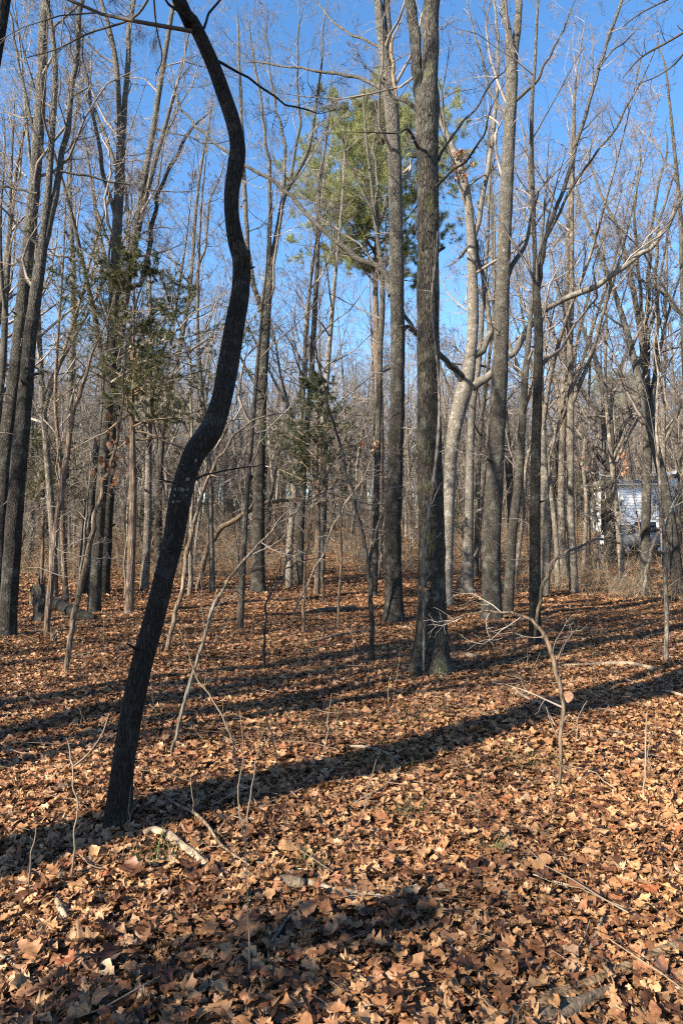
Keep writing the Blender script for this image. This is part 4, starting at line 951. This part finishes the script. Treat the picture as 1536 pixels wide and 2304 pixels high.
rf = link('wing_roof', mesh_from('wing_roof', [(hw + .1, .4, zt + .62), (hw + 7.3, .4, zt + 2.2), (hw + 7.3, 7.4, zt + 2.2), (hw + .1, 7.4, zt + .62), (hw + .1, .4, zt + .78), (hw + 7.3, .4, zt + 2.36), (hw + 7.3, 7.4, zt + 2.36), (hw + .1, 7.4, zt + .78)], [(0, 3, 2, 1), (4, 5, 6, 7), (1, 2, 6, 5), (2, 3, 7, 6), (3, 0, 4, 7)], mats=[M['roof']], smooth=False), house)
link('fascia', mesh_from('fascia', [(hw + .1, .36, zt + .60), (hw + 7.3, .36, zt + 2.18), (hw + 7.3, .36, zt + 2.40), (hw + .1, .36, zt + .80), (hw + .1, .395, zt + .60), (hw + 7.3, .395, zt + 2.18), (hw + 7.3, .395, zt + 2.40), (hw + .1, .395, zt + .80)], [(0, 1, 2, 3), (5, 4, 7, 6), (3, 2, 6, 7), (0, 4, 5, 1)], mats=[M['trim']], smooth=False), house)

CY = 38.0
cpos = at(1418, 1282, CY); cz = float(g(cpos[0], CY))
car = thing('parked_car', (cpos[0], CY, cz + .25), 'grey parked car half hidden by brush below the white house', 'car')
car.rotation_euler = (0, 0, R(28))
# body by lofted cross-sections along its length (local x)
secs = [(-2.05, .38, .66, .60), (-1.95, .28, .82, .74), (-1.3, .22, .90, .82), (-.75, .22, .95, .84), (.9, .22, .98, .84), (1.7, .25, .95, .82), (2.0, .35, .85, .72)]
def loft(secs):
    V, Q = [], []
    for x_, z0, z1, w in secs:
        V += [(x_, -w * .92, z0), (x_, -w, z0 + .15), (x_, -w, z1 - .18), (x_, -w * .86, z1), (x_, w * .86, z1), (x_, w, z1 - .18), (x_, w, z0 + .15), (x_, w * .92, z0)]
    for i in range(len(secs) - 1):
        for j in range(8):
            a_, b_ = i * 8 + j, i * 8 + (j + 1) % 8
            Q.append((a_, a_ + 8, b_ + 8, b_))
    n_ = len(secs) * 8
    Q += [(0, 1, 2, 3), (0, 3, 4, 7), (4, 5, 6, 7), (n_ - 5, n_ - 6, n_ - 7, n_ - 8), (n_ - 1, n_ - 4, n_ - 5, n_ - 8), (n_ - 1, n_ - 2, n_ - 3, n_ - 4)]
    return V, Q
V, Q = loft(secs); link('body', mesh_from('body', V, Q, mats=[M['paint']]), car)
V, Q = loft([(-1.0, .93, .95, .78), (-.45, .93, 1.42, .70), (.2, .93, 1.5, .68), (1.2, .93, 1.46, .68), (1.85, .93, 1.0, .74)]); link('cabin_glass', mesh_from('cabin_glass', V, Q, mats=[M['glass']]), car)
V, Q = loft([(-.5, 1.40, 1.44, .72), (.2, 1.44, 1.54, .70), (1.25, 1.42, 1.49, .70)]); link('cabin_roof', mesh_from('cabin_roof', V, Q, mats=[M['paint']]), car)
for s_ in (-1, 1):
    for x_ in (-1.3, 1.3):
        w_ = Tubes().add([(x_, s_ * .68, .02), (x_, s_ * .69, .02), (x_, s_ * .86, .02), (x_, s_ * .865, .02)], [.02, .31, .31, .02], 18).build('wheel', M['tyre'], car)
        Tubes().add([(x_, s_ * .866, .02), (x_, s_ * .872, .02), (x_, s_ * .873, .02)], [.19, .18, .01], 14).build('rim', M['rim'], w_)
    boxes('headlight', 'lamp', car, [(-2.06, -1.93, s_ * .5 - .13, s_ * .5 + .13, .60, .72)])
boxes('licence_plate', 'trim', car, [(-2.09, -2.06, -.24, .24, .40, .54)])

# ------------------------------------------------------------------ dead leaves still hanging on stems
HANG = []
for me in LEAVES:
    h = me.copy(); h.materials.clear(); h.materials.append(M['hangleaf']); HANG.append(h)
def leaf_cluster(px, py, Y, n, spread, s, label):
    p0 = at(px, py, Y)
    root = thing('leaf_cluster', p0, label, 'leaves')
    for i in range(n):
        o = link('leaf', HANG[random.randrange(len(HANG))], root); k = s * random.uniform(.7, 1.2)
        o.scale = (k, k, k); o.rotation_euler = (random.gauss(-1.2, .45), 0, random.uniform(0, 6.28))
        o.location = (random.gauss(0, spread[0]), random.gauss(0, spread[0]), random.gauss(0, spread[1]))
    return root
Yb = gp(1002, 1362)[1]
leaf_cluster(1038, 355, Yb - .2, 34, (.17, .16), .13, 'rusty dead leaves caught where the beech limbs cross high up')
leaf_cluster(1030, 392, Yb - .3, 12, (.15, .10), .13, 'second clump of rusty leaves just under the first, high on the beech')
leaf_cluster(258, 1035, gp(150, 1517)[1] - .05, 26, (.10, .18), .11, 'pale curled leaves hanging near the top of the leaning tan pole')
leaf_cluster(1405, 1045, 20, 14, (.05, .22), .13, 'long rusty bunch of leaves hanging before the white house')
leaf_cluster(1312, 1040, 22, 16, (.16, .10), .14, 'dark red leaf bunch right of the slender dark tree')
leaf_cluster(815, 1000, 17, 10, (.06, .06), .12, 'small orange leaf bunch between the small cedar and the tall dark oak, left one')
leaf_cluster(844, 1002, 17, 9, (.05, .05), .12, 'small orange leaf bunch touching the tall dark oak, right one')
leaf_cluster(1272, 1555, gp(1258, 1780)[1] - .02, 2, (.012, .05), .095, 'single curled tan leaf caught on the arching foreground sapling')
leaf_cluster(955, 1318, gp(968, 1512)[1] - .35, 4, (.04, .03), .09, 'few red leaves on a twig before the big oak trunk')

# overhanging boughs at the top of the view
def bough(label, paths, Y, mat='twigdark', dy=.6, needles=()):
    p0 = at(paths[0][0][0], paths[0][0][1], Y)
    root = thing('overhanging_branch', p0, label, 'branch')
    st = []
    for q in paths:
        S = spline(world_path(q, Y, .1, dy), step=.06); st.append(S)
        Tubes().add(S[:, :3], S[:, 3], 6).build('stem', M[mat], root, p0)
    tb = Tubes(); twiggery(tb, st, [dict(k=10, t0=.15, t1=1, L=.32, ang=48, n=6, up=.0, wob=.25, rmin=.0018), dict(k=5, t0=.2, t1=1, L=.5, ang=45, n=5, up=0, wob=.25, rmin=.0013)]); tb.build('twigs', M[mat], root, p0)
    for px, py, n, ln in needles:
        c = at(px, py, Y + dy * .5)
        p = c + rng.normal(size=(n, 3)) * np.array([.02, .02, .03]); d = np.array([.1, 0, -1.]) + .28 * rng.normal(size=(n, 3))
        blades(p, d, rng.uniform(.6, 1.1, n) * ln, rng.uniform(.0012, .002, n), 'needle_tuft', M['drystraw'], root, p0)
bough('dark bare branch with dry needle tufts hanging in from the top left', [[(420, -120, 8), (345, -20, 6), (300, 40, 5), (200, 75, 4), (130, 110, 3), (60, 130, 2)], [(345, -20, 5), (352, 60, 4), (365, 130, 3), (350, 170, 2)]], 5.2, needles=[(256, -10, 60, .16), (316, 70, 50, .15), (345, 90, 60, .17)])
bough('fine dark branch hanging in at the top right corner', [[(1640, 20, 8), (1560, 60, 6), (1500, 95, 5), (1440, 130, 4), (1400, 175, 2)], [(1560, 60, 5), (1530, 130, 4), (1480, 170, 3), (1430, 190, 2)], [(1600, -40, 5), (1510, -5, 4), (1440, 30, 3), (1400, 60, 2)]], 6.0)

# ------------------------------------------------------------------ fallen wood and stumps
def fallen(name, label, pts, mat, sides=10, relief=.12, lift=.5, cat='stick', twigs=False, embed=.0):
    out = []
    for a_, b_, w in pts:
        p = gp(a_, b_); r = w / 2 / 1536 * float(np.dot(p - np.array([0, 0, EYE]), FW))
        p[2] += r * lift + .022 - embed
        out.append([*p, r])
    S = spline(np.array(out), step=.03)
    S = np.vstack([S[:1], S, S[-1:]]); S[0, 3] = .002; S[-1, 3] = .002
    d0 = norm(S[1, :3] - S[2, :3]); S[0, :3] += d0 * .004; S[-1, :3] += norm(S[-2, :3] - S[-3, :3]) * .004
    o = S[len(S) // 2, :3].copy()
    m_ = bark_mod(S, sides, relief, 0, int(pts[0][0]) + 3, ridges=max(4, sides // 2), zlen=.09)
    ob = Tubes().add(S[:, :3], S[:, 3], sides, m_[None]).build(name, M[mat], None, o)
    ob.location = tuple(o)
    return tag(ob, label, cat)
fallen('broken_branch', 'thick pale broken branch lying right of the foot of the crooked tree', [(383, 1893, 19), (415, 1922, 19), (445, 1945, 17), (470, 1964, 14)], 'dead', 16, .26, .5)
fallen('broken_branch', 'short pale piece of branch at the crooked tree foot, half in its shadow', [(324, 1890, 14), (345, 1882, 15), (372, 1894, 17)], 'dead', 12, .12, .8)
fallen('fallen_branch', 'thin bent bare branch arching over the thick pale one', [(364, 1806, 4), (400, 1832, 6), (440, 1855, 7), (470, 1885, 7), (500, 1925, 6), (560, 1965, 4)], 'saptan', 7, .06, 4)
fallen('fallen_log', 'short white weathered log half sunk in leaves in the centre foreground', [(690, 2000, 16), (740, 2016, 18), (790, 2022, 16), (840, 2032, 18), (880, 2048, 16), (896, 2066, 8)], 'dead', 18, .34, .1, 'log')
fallen('bark_piece', 'grey lichen-covered bark piece left of the white log', [(622, 1996, 22), (650, 2000, 30), (685, 2004, 24)], 'rotten', 12, .2, .2, 'bark')
fallen('fallen_log', 'crumbling rotten log crossing the bottom right corner', [(1080, 2345, 36), (1170, 2296, 40), (1260, 2256, 37), (1340, 2222, 31), (1430, 2185, 27), (1560, 2130, 26)], 'rottenlog', 28, .42, -.1, 'log')
fallen('fallen_log', 'second dark rotten strip lying along the crumbling log', [(1190, 2325, 30), (1270, 2285, 32), (1330, 2255, 26), (1380, 2235, 18)], 'rotten', 20, .4, -.1, 'log')
fallen('fallen_branch', 'long white bare branch lying near the right edge beyond the shadow band', [(1262, 1501, 4), (1310, 1502, 6), (1360, 1500, 8), (1410, 1500, 9), (1450, 1506, 8), (1490, 1514, 4)], 'dead', 8, .08, .8)
fallen('fallen_branch', 'grey forked stick lying left of the wide shadow band', [(780, 1688, 6), (820, 1690, 8), (860, 1700, 7), (895, 1718, 4)], 'dead', 7, .08, .6)
fallen('fallen_branch', 'thin pale stick lying across the wide shadow band', [(795, 1818, 4), (840, 1795, 5), (870, 1775, 5), (902, 1735, 4)], 'dead', 6, .08, 1.2)
fallen('fallen_branch', 'pale stick pointing at the arching sapling from the left', [(1162, 1564, 7), (1190, 1582, 7), (1222, 1596, 6), (1248, 1640, 3)], 'dead', 7, .1, 1.0)
fallen('fallen_branch', 'grey bent stick at the bottom left', [(306, 2205, 9), (316, 2238, 9), (326, 2262, 8), (338, 2288, 7)], 'dead', 8, .1, .8)
fallen('fallen_branch', 'long thin stick running left from the grey bent stick', [(235, 2262, 6), (270, 2250, 7), (308, 2240, 7)], 'dead', 7, .1, .6)
fallen('fallen_branch', 'leaning grey twig above the crumbling log', [(1324, 2160, 7), (1338, 2125, 9), (1356, 2078, 7)], 'dead', 7, .12, 1.0)
fallen('fallen_branch', 'curved brown branch on the leaves before the dark forked sapling', [(690, 1452, 5), (740, 1440, 7), (790, 1430, 7), (838, 1422, 4)], 'saptan', 7, .1, .8)
fallen('fallen_log', 'tan log lying right of the big oak foot', [(1012, 1479, 9), (1045, 1480, 11), (1078, 1484, 9)], 'saptan', 9, .14, .6, 'log')
fallen('fallen_log', 'dark fallen log across the back of the glade, right of the tan pole', [(690, 1384, 9), (740, 1378, 13), (800, 1372, 9)], 'rotten', 9, .18, .6, 'log')
fallen('fallen_branch', 'white stick end at the left edge of the foreground', [(-20, 2158, 9), (20, 2178, 9), (45, 2196, 6)], 'dead', 7, .1, .8)
fallen('fallen_branch', 'grey rotten knot of branch below the large leaves at left', [(128, 2040, 11), (138, 2062, 13), (150, 2080, 9)], 'dead', 8, .18, .6)
fallen('fallen_branch', 'thin curved stick running from the middle seedling towards the white log', [(575, 1953, 5), (620, 1960, 6), (670, 1985, 6), (700, 2010, 4)], 'saptan', 7, .1, 1.0)
fallen('fallen_branch', 'dark slanting stick below the middle seedling', [(600, 2152, 7), (625, 2115, 8), (650, 2080, 7), (690, 2052, 4)], 'sapling', 7, .1, 1.0)
fallen('fallen_branch', 'grey twig lying at the far right of the foreground', [(1300, 2010, 4), (1250, 1998, 5), (1200, 1980, 3)], 'dead', 6, .1, .8)
fallen('fallen_branch', 'pale curved twig at the right edge under the lone sapling', [(1488, 1562, 5), (1515, 1568, 6), (1550, 1580, 5)], 'dead', 6, .1, 1.5)
fallen('fallen_log', 'dark fallen trunk lying right of the grey stump', [(118, 1362, 26), (150, 1378, 26), (180, 1392, 24), (215, 1398, 16)], 'dark', 12, .14, .5, 'log')

def stump(label, px, py, h, r, mat, seed, name='stump'):
    p = gp(px, py); rs = np.random.default_rng(seed)
    s = 14; rows = 9; V = []
    top = h * (1 + .25 * rs.normal(size=s))
    for i in range(rows):
        f = i / (rows - 1)
        for j in range(s):
            th = j / s * 6.283; rr = r * (1 + .45 * math.exp(-f * 7)) * (1 - .15 * f) * (1 + .12 * rs.normal())
            V.append((rr * math.cos(th), rr * math.sin(th), -.05 + (top[j] + .05) * f))
    for j in range(s):
        th = j / s * 6.283; V.append((r * .45 * math.cos(th), r * .45 * math.sin(th), h * .7))
    V.append((0, 0, h * .6))
    Q = [(i * s + j, i * s + (j + 1) % s, (i + 1) * s + (j + 1) % s, (i + 1) * s + j) for i in range(rows) for j in range(s)]
    T = [(rows * s + j, rows * s + (j + 1) % s, rows * s + s) for j in range(s)]
    o = link(name, mesh_from(name, V, Q, T, mats=[M[mat]], smooth=False)); o.location = tuple(p)
    return tag(o, label, 'stump')
stump('grey jagged stump at left between the twin stems and the dead cedar pole', 88, 1400, .66, .115, 'grey', 4)
stump('small broken tan stump left of the jagged grey one', 74, 1365, .42, .07, 'rotten', 9)
stump('low mossy stump under the dead cedar pole', 121, 1446, .16, .055, 'rotten', 12)

# ------------------------------------------------------------------ seedlings, grass and small twigs
def seedling(label, path, limbs=(), mat='weed', lev=None, group=None):
    b = path[0]; gpos = gp(b[0], b[1]); P = world_path(kink(path, .5), gpos[1], .04); P[0, 2] -= .02
    S = spline(P, step=.04); root = thing('seedling', gpos, label, 'seedling', group)
    Tubes().add(S[:, :3], S[:, 3], 6).build('stem', M[mat], root, gpos); st = [S]
    for q in limbs:
        Ls = spline(world_path(q, gpos[1], .03, .08), step=.04); Tubes().add(Ls[:, :3], Ls[:, 3], 5).build('twig', M[mat], root, gpos); st.append(Ls)
    tb = Tubes(); twiggery(tb, st, lev or [dict(k=5, t0=.3, t1=1, L=.16, ang=50, n=5, up=.04, wob=.3, rmin=.0009)]); tb.build('twigs', M[mat], root, gpos)
    return root
seedling('thin forked seedling in front of the crooked tree at left', [(157, 1982, 4), (166, 1930, 5), (168, 1860, 4), (176, 1810, 4), (164, 1760, 4), (164, 1720, 4), (156, 1680, 3), (150, 1660, 2)], [[(166, 1724, 4), (190, 1705, 4), (212, 1680, 3), (232, 1648, 3), (246, 1605, 2)]])
seedling('short bare seedling near the left edge of the foreground', [(60, 2012, 4), (68, 1960, 4), (76, 1900, 3), (82, 1860, 2)])
mids = seedling('tall thin many-stemmed seedling in the middle foreground', [(564, 2204, 3), (560, 2130, 3.4), (557, 2050, 3.4), (553, 1980, 3), (552, 1890, 3), (556, 1840, 3), (566, 1770, 2.5), (580, 1690, 2), (596, 1640, 1.5)], [[(552, 1900, 4), (540, 1840, 3), (536, 1770, 3), (548, 1700, 2), (540, 1600, 2)], [(556, 1850, 3), (520, 1835, 3), (490, 1870, 2)]])
seedling('reddish whip-like stem sweeping up left in the middle of the glade', [(540, 1760, 3), (532, 1710, 4), (520, 1655, 4), (500, 1610, 4), (470, 1560, 3), (445, 1530, 3), (430, 1490, 3), (415, 1450, 2), (400, 1410, 2)], mat='brush')
seedling('thin pale stem curving over the shadow band right of the middle seedling', [(625, 1760, 3), (622, 1700, 4), (612, 1650, 3), (600, 1620, 3), (598, 1590, 2)])
seedling('dry straight stem standing at the right edge of the foreground', [(1445, 1790, 4), (1450, 1730, 4), (1452, 1660, 3), (1455, 1600, 2)])
seedling('bare low twig bush at the foot of the arching sapling', [(1255, 1668, 4), (1262, 1640, 4), (1275, 1610, 3)], [[(1256, 1665, 3), (1240, 1630, 3), (1228, 1590, 2)], [(1256, 1666, 3), (1280, 1650, 3), (1298, 1628, 2)]])
proto_s = seedling('thin bare seedling standing up from the leaf litter', [(730, 1700, 2.2), (734, 1660, 2.4), (738, 1610, 2), (746, 1560, 1.4)], [[(735, 1650, 1.8), (750, 1620, 1.3)]], group='scattered bare seedlings')
pb = np.array(proto_s.location)
for i in range(60):
    d = 3.6 + 16 * random.random() ** 1.3; x = random.uniform(-1, 1) * .52 * d
    c = copy_tree(proto_s); c.location = (x, d, float(g(x, d)) - .01); s = random.uniform(.3, .85)
    c.scale = (s, s, s * random.uniform(.7, 1.5)); c.rotation_euler = (random.gauss(0, .22), random.gauss(0, .22), random.uniform(0, 6.28))

# short grass tufts and fine twigs among the leaves
pts, dirs = [], []
for px, py, n, sp in [(880, 1712, 90, .16), (690, 1960, 40, .06), (905, 1838, 40, .07), (690, 1465, 40, .15), (1120, 1930, 30, .05), (360, 1935, 60, .09), (1190, 1720, 80, .14), (700, 1640, 90, .25), (930, 1640, 80, .3), (1390, 1440, 70, .4)]:
    c = gp(px, py); q = c + np.stack([rng.normal(0, sp, n), rng.normal(0, sp, n), np.zeros(n)], 1); q[:, 2] = g(q[:, 0], q[:, 1]) + .02; pts.append(q); dirs.append(norm(np.stack([rng.normal(0, .5, n), rng.normal(0, .5, n), np.ones(n)], 1)))
p = np.concatenate(pts); d = np.concatenate(dirs)
go_ = blades(p, d, rng.uniform(.05, .14, len(p)), rng.uniform(.0015, .003, len(p)), 'grass_tufts', M['grass'], None, np.zeros(3))
tag(go_, 'sparse short grass blades poking through the leaf litter', 'grass', kind='stuff')
tb = Tubes(); n = 1500
y = np.sqrt(rng.random(n) * (14 ** 2 - 1.6 ** 2) + 1.6 ** 2); x = (rng.random(n) * 2 - 1) * (.56 * y + .3)
az = rng.random(n) * 6.283; ln = .08 + .4 * rng.random(n) ** 2
P = np.empty((n, 5, 3)); d = np.stack([np.cos(az), np.sin(az), rng.normal(0.05, .12, n)], 1); P[:, 0] = np.stack([x, y, g(x, y) + .045], 1)
for j in range(1, 5):
    d = norm(d + rng.normal(size=d.shape) * np.array([.22, .22, .1])); P[:, j] = P[:, j - 1] + d * (ln / 4)[:, None]
P[:, :, 2] = np.maximum(P[:, :, 2], g(P[:, :, 0], P[:, :, 1]) + .03)
tb.add(P, (.0012 + .008 * ln * rng.random(n))[:, None] * np.linspace(1, .5, 5)[None], 4)
tag(tb.build('fallen_twigs', M['weed'], ground), 'small dry twigs strewn over the leaves', kind='stuff')

# ------------------------------------------------------------------ say where each tree of the wood stands
MARKS = [(28, 'left twin stems'), (128, 'dead cedar pole'), (224, 'left forked trees'), (372, 'crooked tree'), (550, 'slim dark trunk'), (584, 'V-limbed tree'), (724, 'pale worn trunk'), (812, 'dark forked sapling'), (884, 'tall dark oak'), (970, 'big oak'), (1052, 'pale beeches'), (1108, 'straight grey tree'), (1203, 'slender dark tree'), (1372, 'spreading tree'), (1453, 'broom-limbed tree'), (1494, 'lone pale sapling')]
SHORT = {'tall grey bare tree with two': 'tall twin-limbed bare tree', 'tall bare tree with a single': 'tall once-forked bare tree', 'slim unforked grey': 'slim unforked bare tree', 'grey bare tree forked low': 'low-forked bare tree', 'thin tan bare': 'thin tan bare tree',
         'thickest bare tree': 'thick wide-limbed bare tree', 'pale smooth bare': 'pale leaning bare tree', 'short thin leaning': 'short thin bare tree', 'thin young understory': 'thin young twiggy tree'}
for o in list(scene.objects):
    if o.parent or o.name.split('.')[0] not in ('bare_tree', 'young_tree') or o.get('group', '').startswith('trees outside'): continue
    kind = next((v for k, v in SHORT.items() if o['label'].startswith(k)), None)
    if not kind: continue
    x, y = o.location.x, o.location.y
    px = 768 + x / y * 1536
    depth = 'close behind' if y < 30 else ('well behind' if y < 48 else 'far behind')
    L_ = [n for p, n in MARKS if p <= px]; R_ = [n for p, n in MARKS if p > px]
    if L_ and R_: o['label'] = '%s %s, between the %s and %s' % (kind, depth, L_[-1], R_[0])
    elif R_: o['label'] = '%s %s at the left edge, beyond the %s' % (kind, depth, R_[0])
    else: o['label'] = '%s %s at the right edge, beyond the %s' % (kind, depth, L_[-1])
